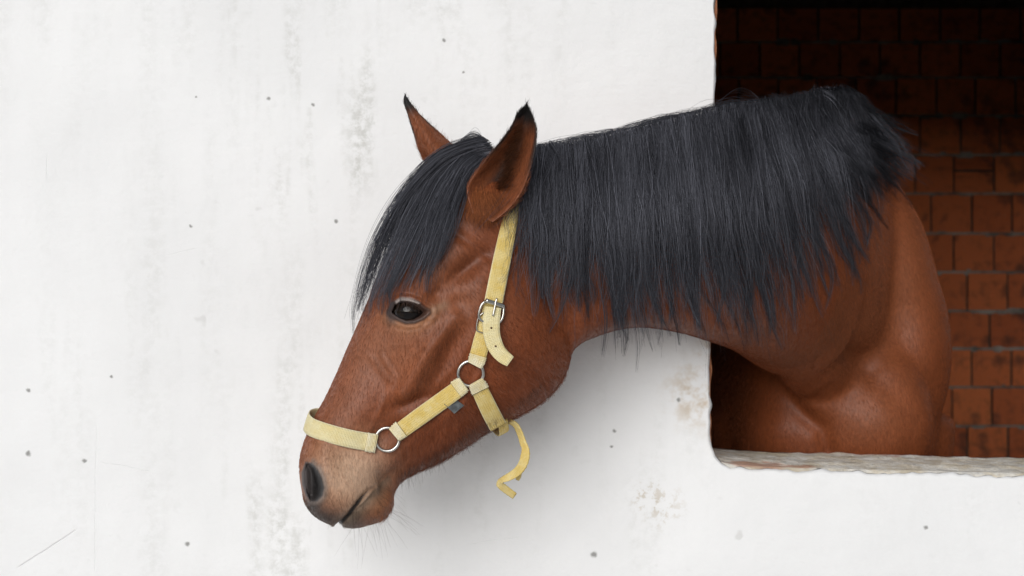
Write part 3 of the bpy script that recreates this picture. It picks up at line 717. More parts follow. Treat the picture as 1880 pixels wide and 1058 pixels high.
def hair_material(name, color=None, attr=None, rough=.35, rr=.35, mel=None, rand=.25):
    m = bpy.data.materials.new(name); m.use_nodes = True; nt = m.node_tree; nt.nodes.remove(nt.nodes['Principled BSDF'])
    h = nt.nodes.new('ShaderNodeBsdfHairPrincipled'); nt.links.new(h.outputs[0], nt.nodes['Material Output'].inputs[0])
    h.parametrization = 'COLOR'
    if attr:
        a = nt.nodes.new('ShaderNodeAttribute'); a.attribute_name = attr; hi = nt.nodes.new('ShaderNodeHairInfo')
        hv = nt.nodes.new('ShaderNodeHueSaturation'); nt.links.new(a.outputs['Color'], hv.inputs['Color'])
        mr = nt.nodes.new('ShaderNodeMapRange'); mr.inputs[3].default_value = 1 - rand; mr.inputs[4].default_value = 1 + rand
        nt.links.new(hi.outputs['Random'], mr.inputs[0]); nt.links.new(mr.outputs[0], hv.inputs['Value']); nt.links.new(hv.outputs[0], h.inputs['Color'])
    else:
        hi = nt.nodes.new('ShaderNodeHairInfo'); mr = nt.nodes.new('ShaderNodeMix'); mr.data_type = 'RGBA'; pw = nt.nodes.new('ShaderNodeMath'); pw.operation = 'POWER'; pw.inputs[1].default_value = 2.2
        nt.links.new(hi.outputs['Random'], pw.inputs[0]); nt.links.new(pw.outputs[0], mr.inputs[0])
        mr.inputs[6].default_value = (*[c * .35 for c in color], 1); mr.inputs[7].default_value = (*[c * 3.2 for c in color], 1)
        nt.links.new(mr.outputs[2], h.inputs['Color'])
    h.inputs['Roughness'].default_value = rough; h.inputs['Radial Roughness'].default_value = rr
    return m
M_fur, n, l, b = mat('bay_fur'); q = NB(M_fur); fa = q.node('ShaderNodeAttribute', attribute_name='coat'); hv = q.node('ShaderNodeHueSaturation'); hi = q.node('ShaderNodeHairInfo')
l.new(fa.outputs['Color'], hv.inputs['Color']); l.new(q.math('ADD', .70, q.math('MULTIPLY', hi.outputs['Random'], .95)), hv.inputs['Value']); l.new(hv.outputs[0], b.inputs['Base Color'])
b.inputs['Roughness'].default_value = .5; b.inputs['Specular IOR Level'].default_value = .25
M_mane = bpy.data.materials.new('black_mane_hair'); M_mane.use_nodes = True; q = NB(M_mane); q.n.remove(q.n['Principled BSDF'])
fa = q.node('ShaderNodeAttribute', attribute_name='coat'); df = q.node('ShaderNodeBsdfDiffuse'); q.l.new(fa.outputs['Color'], df.inputs['Color'])
rf = q.node('ShaderNodeBsdfHair', component='Reflection'); rf.inputs['RoughnessU'].default_value = .28; rf.inputs['RoughnessV'].default_value = 1.0
hv = q.node('ShaderNodeVectorMath', operation='SCALE'); q.l.new(fa.outputs['Color'], hv.inputs[0]); hv.inputs['Scale'].default_value = 2.4; q.l.new(hv.outputs[0], rf.inputs['Color'])
mx_ = q.node('ShaderNodeAddShader'); q.l.new(df.outputs[0], mx_.inputs[0]); q.l.new(rf.outputs[0], mx_.inputs[1]); q.l.new(mx_.outputs[0], q.n['Material Output'].inputs[0])
MANE = np.array([.025, .0255, .030])
M_whisker = hair_material('whisker_hair', color=(.03, .02, .016), rough=.4)

crest_x = [960, 1000, 1040, 1105, 1170, 1240, 1310, 1385, 1455, 1505, 1545, 1580]
crest_y = [272, 270, 264, 252, 236, 219, 203, 189, 178, 166, 163, 178]
low_x = [940, 975, 1000, 1050, 1100, 1140, 1200, 1280, 1330, 1400, 1450, 1500, 1550, 1590, 1620, 1650, 1690]
low_y = [455, 520, 545, 560, 555, 590, 580, 596, 585, 600, 588, 545, 505, 470, 400, 345, 300]
def strand(ax, ay, bx, by, n, wav, ph, lift, bow):
    t = np.linspace(0, 1, n)
    x = ax + (bx - ax) * (t ** bow); y = ay + (by - ay) * t - lift * np.sin(np.pi * np.clip(t * 3.2, 0, 1)) * (1 - t)
    x = x + wav * np.sin(2.2 * np.pi * t + ph) * t + .35 * wav * np.sin(6.5 * np.pi * t + 2 * ph) * t
    return x, y
def lay(x, y, off, dmap=None, lag=.0):
    """place a strand seen along (x, y) just outside the coat"""
    d = depth(x, y, dep_s if dmap is None else dmap); t = np.linspace(0, 1, len(d)); off = off + 0 * t
    fit = np.polyval(np.polyfit(t, d - off, 3), t); over = np.maximum(fit - (d - .002), 0)
    over = np.convolve(np.pad(np.maximum.reduce([over, np.r_[over[1:], 0], np.r_[0, over[:-1]]]), 2, mode='edge'), np.ones(5) / 5, 'valid')
    return P_arr(x, y, fit - over)
mane = []; mane_r = []; mane_c = []
NP = 16; TT = np.linspace(0, 1, NP)
def sweep(rx): return np.interp(rx, [950, 1000, 1100, 1200, 1300, 1400, 1460, 1510, 1550, 1580], [-12, 2, 18, 36, 56, 80, 100, 112, 108, 100])
def add_hair(x, y, off, r, tone): mane.append(lay(x, y, off)); mane_r.append(r); mane_c.append(MANE * tone)
def mane_lock(rx, ex, ey, count, spread, layer, tip, tone=1.0, lo=.55):
    """strands that leave the crest side by side and draw together into a point"""
    w1, w2, ph = rng.normal(0, 8.5), rng.normal(0, 3.8), rng.uniform(0, 6.28); bow = rng.uniform(.9, 1.9); lift = rng.uniform(2, 9); bend = rng.normal(3, 12); up0 = rng.normal(0, 3.2)
    for _ in range(count):
        o = np.clip(rng.normal(0, 1), -2.2, 2.2); a = rx + o * spread; ay = np.interp(a, crest_x, crest_y) + rng.uniform(-3, 8) + up0
        L_ = 1 - (1 - lo) * rng.random() ** 2.2; t = TT * L_
        cx = rx + (ex - rx) * t ** bow + bend * np.sin(np.pi * t) + (w1 * np.sin(2.4 * np.pi * t + ph) + w2 * np.sin(6.1 * np.pi * t + 2 * ph)) * t
        sp = spread * (1 - t) ** .8 + tip * t + .35 * spread * np.sin(np.pi * t) ** 2
        x = cx + o * sp + rng.normal(0, 1.4) * t + rng.normal(0, .45, NP).cumsum() * .5
        y = ay + (ey - ay) * t - lift * np.sin(np.pi * np.clip(t * 3.2, 0, 1)) * (1 - t)
        off = .003 + (layer + rng.uniform(0, .004)) * np.sin(np.pi * np.clip(.08 + t * .8, 0, 1)) ** .7 * (1 - .3 * t) + .002 * np.sqrt(max(0, 1 - (o / 2.2) ** 2))
        add_hair(x, y, off, .00024 if rng.random() < .88 else .00036, tone * math.exp(rng.normal(0, .38)))
# an even under layer, then pointed locks over it, then single strays
for _ in range(260):
    rx = rng.uniform(960, 1570); ex = rx + sweep(rx) + rng.normal(0, 8); full = np.interp(ex, low_x, low_y); ry = np.interp(rx, crest_x, crest_y)
    mane_lock(rx, ex, ry + (full - ry) * rng.uniform(.42, .70), 22, 6, rng.uniform(.001, .006), 3.0, .75)
xs_ = np.linspace(962, 1572, 190) + rng.normal(0, 3, 190)
for rx in rng.permutation(xs_):
    ex = rx + sweep(rx) + rng.normal(0, 10) + 11 * math.sin(rx / 9.7 + 1) + 8 * math.sin(rx / 5.1); ey = np.interp(ex, low_x, low_y) + rng.normal(18, 22) + 16 * math.sin(rx / 7.3 + 2) - (rng.random() < .42) * rng.uniform(20, 130)
    mane_lock(rx, ex, ey, int(rng.uniform(22, 50)), rng.uniform(5, 10), rng.uniform(.006, .022), rng.uniform(.2, 1.2), math.exp(rng.normal(0, .30)), .45)
for _ in range(520):
    rx = rng.uniform(960, 1570); ex = rx + sweep(rx) + rng.normal(0, 34); ey = np.interp(ex, low_x, low_y) + rng.normal(4, 30)
    mane_lock(rx, ex, ey, 2, 3, rng.uniform(.015, .026), 2.5, 1.3, .85)
# long wisps that hang below the neck
for ex, ey in ((1128, 662), (1132, 640), (1168, 640), (1174, 684), (1176, 660), (1210, 642), (1375, 632), (1380, 636), (1440, 616), (1282, 622), (1320, 604), (1005, 590), (1000, 560), (1072, 600), (1100, 575), (1240, 600)):
    mane_lock(ex - sweep(ex) * .9, ex, ey, 14, 5, .014, .6, .8)
for ex, ey in ((936, 470), (930, 440), (941, 500), (924, 520), (948, 545), (952, 480), (960, 530), (955, 560)):
    mane_lock(966 + rng.normal(0, 6), ex, ey, 9, 5, .017, 2.5, .8)
# bunch over the withers that falls away to the right
for _ in range(60):
    rx = rng.uniform(1495, 1568); k = rng.random() ** 1.4; ex = 1600 + 92 * k + rng.normal(0, 5); ey = 376 - 70 * k + rng.normal(0, 10)
    mane_lock(rx, ex, ey, 26, 9, rng.uniform(.003, .016), .8, math.exp(rng.normal(0, .25)), .4)
# flyaways along the crest
for _ in range(360):
    rx = rng.uniform(960, 1520); ry = np.interp(rx, crest_x, crest_y); dx = rng.normal(14, 24) * (1 if rx < 1440 else .3); h_ = abs(rng.normal(0, 6)) + 1
    x = rx + dx * TT + rng.normal(0, 1) * np.sin(TT * 5); y = ry + 3 - h_ * np.sin(np.pi * TT ** .8) + (TT ** 2) * rng.uniform(0, 22)
    add_hair(x, y, .002 + .010 * TT, .00014, 1)
# a few lying forward along the top line
for _ in range(330):
    rx = rng.choice([1380, 1290, 1240, 1130]) + rng.normal(0, 22); L_ = rng.uniform(60, 150)
    x = rx - L_ * TT; y = np.interp(x, crest_x, crest_y) - 3 - (3 + rng.normal(0, 4.5)) * np.sin(np.pi * TT); add_hair(x, y, .006 + 0 * TT, .0002, 1)
# the loose loop of hair over the withers
for _ in range(9):
    o = rng.normal(0, 3); x = 1395 + o - 75 * TT; y = 188 - (28 + o) * np.sin(np.pi * np.clip(TT * .95, 0, 1)) ** .8 + 8 * TT; add_hair(x, y, .01 + 0 * TT, .00013, .8)
hair_obj('mane', mane, np.array(mane_r), .00008, M_mane, horse, np.array(mane_c))

# forelock: five guide paths down the forehead, blended
GUIDES = [[(893, 262), (846, 272), (800, 296), (737, 362), (688, 450), (652, 566)], [(890, 268), (842, 282), (796, 314), (744, 388), (708, 462), (672, 560)],
          [(886, 274), (846, 292), (806, 336), (766, 408), (738, 472), (706, 540)], [(884, 281), (850, 304), (820, 358), (795, 424), (776, 480), (756, 528)],
          [(882, 288), (858, 318), (838, 368), (826, 418), (818, 450), (806, 490)]]
GP = np.array([arclen(g_, NP) for g_ in GUIDES])
fore, fore_r, fore_c = [], [], []
def fore_lock(u, L0, count, spread, tip, layer, tone, lo=.6):
    i = int(u); f = u - i; base = GP[i] * (1 - f) + GP[i + 1] * f; w1, w2, ph = rng.normal(0, 5.5), rng.normal(0, 2.5), rng.uniform(0, 6.28); rs = rng.normal(0, 4, 2); bend = rng.normal(0, 8)
    for _k in range(count):
        o = np.clip(rng.normal(0, 1), -2.2, 2.2); t = TT * (1 - (1 - lo) * rng.random() ** 2.2); tt = np.minimum(t * L0, 1) * (NP - 1); ex_ = np.maximum(t * L0 - 1, 0)
        sp = spread * (1 - t) ** .8 + tip * t + .4 * spread * np.sin(np.pi * t) ** 2
        x = np.interp(tt, np.arange(NP), base[:, 0]) + rs[0] * (1 - t) + o * sp * .8 + bend * np.sin(np.pi * t) * t + (w1 * np.sin(5 * t + ph) + w2 * np.sin(14 * t + ph)) * t + rng.normal(0, .4, NP).cumsum() * .5 - ex_ * 15
        y = np.interp(tt, np.arange(NP), base[:, 1]) + rs[1] * (1 - t) + o * sp * .5 + ex_ * 260 + rng.normal(0, 1.5) * t
        off = .004 + (layer + rng.uniform(0, .004)) * np.sin(np.pi * np.clip(.1 + .72 * t, 0, 1)) + .002 * np.sqrt(max(0, 1 - (o / 2.2) ** 2))
        fore.append(lay(x, y, off)); fore_r.append(.00024); fore_c.append(MANE * tone * math.exp(rng.normal(0, .38)))
for _ in range(50): fore_lock(rng.uniform(0, 3.95), rng.uniform(.42, .68), 24, 7, 3, rng.uniform(.001, .006), .75)
for u in rng.permutation(np.linspace(0, 3.98, 56)): fore_lock(u, rng.normal(.95, .11), int(rng.uniform(20, 42)), rng.uniform(5, 9), rng.uniform(.3, 1.5), rng.uniform(.006, .020), math.exp(rng.normal(0, .25)))
for _ in range(90): fore_lock(rng.uniform(0, 3.98), rng.uniform(.9, 1.16), 2, 5, 3, rng.uniform(.012, .022), 1.2, .85)
for _ in range(60):                                   # stray hairs reaching over the brow and off the outline
    i = rng.integers(0, 4); f = rng.random(); base = GP[i] * (1 - f) + GP[i + 1] * f; t = np.linspace(0, 1, NP)
    x = base[:, 0] + rng.normal(0, 10) * t; y = base[:, 1] + rng.uniform(5, 50) * t ** 2
    fore.append(lay(x, y, .004 + .012 * t)); fore_r.append(.00015); fore_c.append(MANE)
for _ in range(60):                                   # tuft arching between the ears
    t = np.linspace(0, 1, NP); o = rng.normal(0, 3); x = 898 - (62 + 3 * o) * t + o; y = 280 + o - (26 + rng.uniform(-8, 8)) * np.sin(np.pi * t ** .8) - 12 * t
    fore.append(P_arr(x, y, -.26 - .02 * t + rng.normal(0, .008))); fore_r.append(.00015); fore_c.append(MANE)
for _ in range(420):                                  # poll hair joining forelock and mane behind the ear
    t = np.linspace(0, 1, NP); x = rng.uniform(962, 995) + rng.normal(0, 8) * t; y0 = 262 + rng.uniform(0, 26) ; y = y0 + rng.uniform(10, 70) * t - 6 * np.sin(np.pi * t)
    fore.append(lay(x, y, .003 + .006 * t)); fore_r.append(.0002); fore_c.append(MANE)
hair_obj('forelock', fore, np.array(fore_r), .00008, M_mane, horse, np.array(fore_c))

# short coat
skin2 = body_me; skin2.calc_loop_triangles(); nt_ = len(skin2.loop_triangles)
tri = np.empty(nt_ * 3, np.int32); skin2.loop_triangles.foreach_get('vertices', tri); tri = tri.reshape(-1, 3)
av = get_v(skin2); an = get_n(skin2); cen = av[tri].mean(1)
area = .5 * np.linalg.norm(np.cross(av[tri[:, 1]] - av[tri[:, 0]], av[tri[:, 2]] - av[tri[:, 0]]), axis=1)
cpx, cpy = to_px(cen); cmx, cmy, csd = mirror_px(cen); ch = (cen[:, 1] < .05) & (cmx < 1075)
wgt = np.where(cen[:, 1] < .05, 1.0, .75) * (cen[:, 1] < .75) * (cen[:, 2] > .88)
wgt[ch & (poly_sd(cmx, cmy, EYE) < 10)] = 0; wgt[ch & (poly_sd(cmx, cmy, NOSTRIL) < 3)] = 0; wgt[ch & (seg_dist(cmx, cmy, MOUTH) < 4)] = 0
isear = tri[:, 0] >= ne0; wgt[isear] *= 1.5
pr = area * wgt; NF = 300000
ti = rng.choice(nt_, NF, p=pr / pr.sum()); bc = rng.dirichlet((1, 1, 1), NF)
root = np.einsum('ij,ijk->ik', bc, av[tri[ti]]); rn = np.einsum('ij,ijk->ik', bc, an[tri[ti]]); rn /= np.linalg.norm(rn, axis=1)[:, None]
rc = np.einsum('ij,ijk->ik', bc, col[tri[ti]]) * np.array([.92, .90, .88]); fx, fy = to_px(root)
flow = np.tile(np.array([.25, .15, -1.0]), (NF, 1)); hh = (root[:, 1] < .05) & (fx < 1045)
flow[hh] = np.array([-.05, 0, -1.0]); k_ = smooth01((fx - 780) / 120)[:, None]; flow = np.where(hh[:, None], flow * (1 - k_) + np.array([.75, .1, -.7]) * k_, flow)
ear_h = isear[ti]; flow[ear_h] = np.array([.15, -.1, 1.0])
flow += rng.normal(0, .16, flow.shape); flow -= rn * np.sum(flow * rn, 1)[:, None]; flow /= np.linalg.norm(flow, axis=1)[:, None] + 1e-9
ln = rng.uniform(.005, .009, NF) * np.where(fx < 760, .75, 1.0); ln[ear_h] *= 1.1
under = hh & (rn[:, 2] < -.35) & (fx > 700); ln[under] *= rng.uniform(1, 2.2, under.sum())
lift = rng.uniform(.06, .30, NF)[:, None]; lift[under] *= 1.6
p1 = root + (flow + rn * lift) * (ln * .5)[:, None]; p2 = root + (flow + rn * lift * .62) * ln[:, None] - np.array([0, 0, 1.]) * (ln * .06)[:, None]
st = np.stack([root - rn * .0004, p1, p2], 1)
hair_obj('coat_hair', list(st), .00015, .00004, M_fur, horse, rc)

# tuft at the root of the near ear
tuft = []; tcol = []
for _ in range(1500):
    x_, y_ = rng.normal(884, 17), rng.normal(382, 13); t = np.linspace(0, 1, 6); o = rng.normal(0, 5)
    L_ = rng.uniform(14, 34); x = x_ + (o + (x_ - 878) * .25) * t; y = y_ - 12 + L_ * t
    d = depth(np.full(6, x_), np.full(6, y_), dep_s) - .004 - .006 * np.sin(np.pi * t * .8) - .004 * rng.random(); tuft.append(P_arr(x, y, d)); tcol.append(np.array([.25, .078, .026]) * rng.uniform(.6, 1.15))
for _ in range(900):
    s_ = rng.random(); x_ = 918 + 36 * s_ + rng.normal(0, 6); y_ = 352 - 118 * s_; t = np.linspace(0, 1, 6); L_ = rng.uniform(10, 24)
    x = x_ + L_ * t * rng.uniform(.3, 1.0) - 4; y = y_ - L_ * t * rng.uniform(.1, .7)
    tuft.append(P_arr(x, y, np.full(6, yb + .012) + .012 * (1 - t) - .01 * t)); tcol.append(np.array([.12, .045, .02]) * rng.uniform(.3, 1.2))
hair_obj('ear_tuft', tuft, .00018, .00004, M_fur, horse, np.array(tcol))

# whiskers and long feeler hairs of the chin, lips and jaw
wh, whr = [], []
def whisker(px_, py_, dx, dy, L_, sag, r=.00009):
    p_, n_ = cast(px_, py_)
    if p_ is None: return
    t = np.linspace(0, 1, 9)[:, None]; d = np.array([dx, n_.y * .4, -dy], float); d /= np.linalg.norm(d)
    wh.append(np.array(p_) - d * .001 + d * t * L_ + np.array([rng.normal(0, .2), 0, -1]) * sag * t ** 2); whr.append(r)
for _ in range(34): whisker(rng.uniform(645, 716), rng.uniform(915, 966), rng.normal(.25, .5), 1, rng.uniform(.02, .06), rng.uniform(.0, .02))
for _ in range(13): whisker(rng.uniform(690, 722), rng.uniform(890, 940), rng.uniform(.5, 1.4), rng.uniform(.2, .9), rng.uniform(.03, .075), .012)
for _ in range(26): whisker(rng.uniform(600, 660), rng.uniform(900, 945), rng.normal(0, .4), 1, rng.uniform(.008, .02), .004)
jaw = arclen([(735, 880), (775, 860), (830, 828), (880, 795), (940, 758), (1000, 712)], 60)
for _ in range(260):
    a, b_ = jaw[rng.integers(0, 60)]; whisker(a - rng.uniform(1, 8), b_ - rng.uniform(3, 14), rng.normal(.3, .4), 1, rng.uniform(.008, .026), .006, .00010)
for _ in range(110):                                   # eyelashes
    u = rng.random(); whisker(729 + 46 * u, 554 + 9 * abs(u - .4), rng.normal(-.15, .25), 1.0, rng.uniform(.007, .013), .003, .00014)
hair_obj('whiskers', wh, np.array(whr), .00003, M_fur, horse, np.tile(np.array([.035, .016, .010]), (len(wh), 1)))
#HALTER
# ------------------------------------------------------------------ the halter
def strap_material(name, c1, c2):
    m, n, l, b = mat(name); q = NB(m); uv = q.coords((1, 1, 1), 'UV'); co = q.coords()
    sep = q.node('ShaderNodeSeparateXYZ'); l.new(uv, sep.inputs[0])
    rib = q.math('SINE', q.math('MULTIPLY', sep.outputs[0], 2 * math.pi / .0022))
    rib2 = q.math('SINE', q.math('MULTIPLY', sep.outputs[1], 2 * math.pi / .0032))
    colr = q.mix(q.ramp(q.noise(co, 55, 4, .65), .34, .66), c1, c2)
    colr = q.mix(q.math('MULTIPLY', q.ramp(q.noise(co, 160, 3, .7), .55, .75), .4), colr, (.86, .80, .58))
    edge = q.ramp(q.math('ABSOLUTE', sep.outputs[1]), .0108, .0128)
    colr = q.mix(q.math('MULTIPLY', edge, .55), colr, (.86, .82, .62))
    colr = q.mix(q.math('MULTIPLY', q.math('ADD', rib, 1.0), .10), colr, (.42, .30, .09))
    l.new(colr, b.inputs['Base Color']); b.inputs['Roughness'].default_value = .85; b.inputs['Specular IOR Level'].default_value = .2
    b.inputs['Sheen Weight'].default_value = .15
    l.new(q.bump(q.math('ADD', q.math('ADD', rib, q.math('MULTIPLY', rib2, .5)), q.math('MULTIPLY', q.noise(co, 400, 3), 2.0)), .5, .0006), b.inputs['Normal'])
    return m
M_web = strap_material('yellow_webbing', (.74, .54, .16), (.81, .65, .28))
M_webpale = strap_material('faded_webbing', (.78, .66, .34), (.83, .75, .46))
M_stitch = strap_material('frayed_webbing', (.76, .64, .34), (.85, .78, .56))
M_steel = simple('worn_steel', (.62, .60, .56), .28, .12, 60, .1, .0005, metal=1)
M_tag = simple('grey_tag', (.085, .095, .10), .7, .4, 120, .4, .001)
M_eyelet = simple('strap_hole', (.10, .05, .02), .9)
HR = head_pt(800, 650)
halter = empty('halter', tuple(HR), 'faded yellow webbing halter with steel rings on the head of the bay horse', 'halter')
def flip(v): v = np.asarray(v, float); return v - np.outer(2 * ((v - hc) @ LAT), LAT)
def ribbon(name, ctr, wid, nor, thick, material, parent=halter, mirror=False, ragged=0.0):
    """a band of webbing: centre line (n,3), half-width vectors (n,3), outward normals (n,3)"""
    n_ = len(ctr); K = 7; s = np.r_[0, np.cumsum(np.linalg.norm(np.diff(ctr, axis=0), axis=1))]
    v, uv = [], []
    for layer in (1, 0):
        for i in range(n_):
            for j in range(K):
                u = 2 * j / (K - 1) - 1; ed = 1 - .35 * abs(u) ** 6
                v.append(ctr[i] + wid[i] * u * (1 + ragged * math.sin(i * 2.7 + 4 * u)) + nor[i] * thick * (layer - .5) * ed)
                uv.append((s[i], u * np.linalg.norm(wid[i])))
    f = []; o = n_ * K
    for i in range(n_ - 1):
        for j in range(K - 1):
            a = i * K + j; f.append((a, a + 1, a + K + 1, a + K)); f.append((o + a, o + a + K, o + a + K + 1, o + a + 1))
        a = i * K; f.append((a, a + K, o + a + K, o + a)); a = i * K + K - 1; f.append((a, o + a, o + a + K, a + K))
    for j in range(K - 1):
        f.append((j, o + j, o + j + 1, j + 1)); a = (n_ - 1) * K + j; f.append((a, a + 1, o + a + 1, o + a))
    out = []
    for mir in ((False, True) if mirror else (False,)):
        vv = flip(v) if mir else np.array(v); ff = [q[::-1] for q in f] if mir else f
        me = bpy.data.meshes.new(name); me.from_pydata(vv.tolist(), [], ff); uvl = me.uv_layers.new(name='uv')
        idx = np.empty(len(me.loops), np.int32); me.loops.foreach_get('vertex_index', idx); uvl.data.foreach_set('uv', np.array(uv, np.float32)[idx].ravel())
        bm = bmesh.new(); bm.from_mesh(me); bmesh.ops.recalc_face_normals(bm, faces=bm.faces); bm.to_mesh(me); bm.free()
        o_ = link(name, me, material, smooth=True); out.append(o_)
        if parent is halter: adopt(o_, halter)
        else: o_.parent = parent
    return out
def on_head(path, width, off, n=26, stiff=.6):
    """lay a band along photo pixels on the coat; width in pixels, one value or one per point"""
    q = arclen([p[:2] for p in path], n); tg = np.gradient(q, axis=0); tg /= np.linalg.norm(tg, axis=1)[:, None]; nn = np.stack([-tg[:, 1], tg[:, 0]], 1)
    w = np.full(n, width / 2.) if not hasattr(width, '__len__') else np.interp(np.linspace(0, 1, n), np.linspace(0, 1, len(width)), width) / 2
    a, b_ = q + nn * w[:, None], q - nn * w[:, None]
    dc, da, db = depth(q[:, 0], q[:, 1], dep_s), depth(a[:, 0], a[:, 1], dep_s), depth(b_[:, 0], b_[:, 1], dep_s)
    sm = lambda z: np.convolve(np.pad(z, 2, mode='edge'), np.ones(5) / 5, 'valid')
    dc, da, db = sm(dc), sm(da), sm(db); slope = (db - da) / 2 * (1 - stiff); dc = np.minimum(dc, (da + db) / 2 + .0015)
    ctr = P_arr(q[:, 0], q[:, 1], dc - off); pa = P_arr(a[:, 0], a[:, 1], dc - off - slope); pb = P_arr(b_[:, 0], b_[:, 1], dc - off + slope)
    wid = (pb - pa) / 2; tg3 = np.gradient(ctr, axis=0); nor = np.cross(tg3, wid); nor /= np.linalg.norm(nor, axis=1)[:, None]
    nor *= np.sign(-nor[:, 1:2]); return ctr, wid, nor
# crown strap and cheek straps, both sides of the head
crown = on_head([(904, 566), (911, 530), (921, 480), (932, 425), (942, 372), (948, 325), (950, 285)], [34, 34, 33, 30, 24, 21, 21], .0045, 40)
cs = ribbon('crown_strap', *crown, .0026, M_web, mirror=True)
up = on_head([(875, 662), (884, 630), (895, 592), (903, 562)], [30, 32, 31, 30], .0042, 20)
us = ribbon('upper_cheek_strap', *up, .0028, M_web, mirror=True)
low = on_head([(727, 797), (760, 773), (810, 737), (850, 708)], [30, 32, 32, 31], .0045, 30)
ls = ribbon('lower_cheek_strap', *low, .0028, M_web, mirror=True)
th_ = on_head([(876, 706), (886, 727), (900, 756), (915, 784)], [29, 32, 33, 33], .0066, 22, .8)
ts = ribbon('throat_strap', *th_, .0028, M_web, mirror=True)
# strap under the jaw, from side to side
e0 = th_[0][-1]; e1 = flip(e0[None])[0]; t = np.linspace(0, 1, 16)[:, None]
jc = e0 * (1 - t) + e1 * t + np.array([.012, 0, -.022]) * np.sin(np.pi * t); jw = np.tile(th_[1][-1], (16, 1)); jn = np.gradient(jc, axis=0); jn = np.cross(jn, jw); jn /= np.linalg.norm(jn, axis=1)[:, None]
ribbon('jaw_strap', jc + np.array([.006, .004, .008]), jw * .6, jn, .0026, M_web)
# frayed, stitched turn-backs where straps meet the rings
def pad(path, width, off, parent): ribbon('stitched_end', *on_head(path, width, off, 10, .8), .0036, M_stitch, parent=parent, ragged=.07)
pad([(723, 799), (729, 794), (737, 788)], [29, 32, 34], .0084, ls[0]); pad([(837, 716), (845, 710), (852, 705)], [34, 33, 29], .0084, ls[0])
pad([(873, 701), (877, 708), (882, 718)], [28, 33, 34], .0086, ts[0]); pad([(871, 671), (875, 663), (878, 653)], [28, 32, 32], .0084, us[0])
# noseband: a loop standing a little off the nose
nc = head_pt(640, 797); f1_ = head_pt(566, 781) - nc; f1_ /= np.linalg.norm(f1_); up_ = np.cross(LAT, f1_); up_ /= np.linalg.norm(up_)
if up_[2] < 0: up_ = -up_
phis = np.radians(np.linspace(-158, 158, 90)); rad = []
for p_ in phis:
    d = np.cos(p_) * f1_ + np.sin(p_) * LAT; h = tree.ray_cast(Vector(nc + d * .3), Vector(-d)); rad.append(.3 - h[3] if h[0] is not None else .05)
rad = np.array(rad); 
for _ in range(6): rad = np.convolve(np.pad(rad, 1, mode='edge'), [.25, .5, .25], 'valid')
rad = rad + .0036 + .0028 * np.exp(-.5 * (phis / .42) ** 2)
lp = nc + np.cos(phis)[:, None] * f1_ * rad[:, None] + np.sin(phis)[:, None] * LAT * rad[:, None]
lp = lp + np.outer(.015 * smooth01((phis + .45) / 1.5) - .0035 * np.sin(np.pi * np.clip((phis + 2.6) / 2.4, 0, 1)), np.array([0, 0, 1.])); lx, ly = to_px(lp); keep = np.ones(len(lp), bool); nearside = phis < 0; keep[nearside & (lx > 695)] = False; keep[::-1][nearside & (lx > 695)] = False
lp, ph_ = lp[keep], phis[keep]; tg3 = np.gradient(lp, axis=0); tg3 /= np.linalg.norm(tg3, axis=1)[:, None]
out_ = lp - nc; out_ -= np.sum(out_ * tg3, 1)[:, None] * tg3; out_ /= np.linalg.norm(out_, axis=1)[:, None]
wv = np.cross(tg3, out_); wv *= np.sign(wv @ up_)[:, None]
nb = ribbon('noseband', lp, wv * .0130, out_, .0026, M_webpale)[0]
k = 5; ribbon('stitched_end', lp[:k] + out_[:k] * .0036, wv[:k] * .0137, out_[:k], .0042, M_stitch, parent=nb, ragged=.04)
# rings
def torus(c, nrm_, Rj, rj, n1=48, n2=12, sq=1.0):
    nrm_ = Vector(nrm_).normalized(); q_ = nrm_.to_track_quat('Z', 'Y'); v = []
    for i in range(n1):
        a = 2 * math.pi * i / n1
        for j in range(n2):
            b_ = 2 * math.pi * j / n2; r_ = Rj + rj * math.cos(b_); v.append(Vector(c) + q_ @ Vector((r_ * math.cos(a) * sq, r_ * math.sin(a), rj * math.sin(b_))))
    return v, [(i * n2 + j, ((i + 1) % n1) * n2 + j, ((i + 1) % n1) * n2 + (j + 1) % n2, i * n2 + (j + 1) % n2) for i in range(n1) for j in range(n2)]
for (rx_, ry_, rr_) in ((711, 807, 20.5), (864, 686, 22)):
    yy = float(depth(rx_, ry_, dep_s)) - .0052; c_ = np.array(P(rx_, ry_, yy))
    gx = (depth(rx_ + 16, ry_, dep_s) - depth(rx_ - 16, ry_, dep_s)) / (32 * .00082); gy = (depth(rx_, ry_ + 16, dep_s) - depth(rx_, ry_ - 16, dep_s)) / (32 * .00082)
    nr_ = Vector((gx * .7, -1, -gy * .7)); tv, tf = torus(c_, nr_, rr_ * .00082, .0023)
    adopt(obj('ring', tv, tf, M_steel), halter); adopt(obj('ring', [tuple(p) for p in flip([tuple(p) for p in tv])], [q[::-1] for q in tf], M_steel), halter)
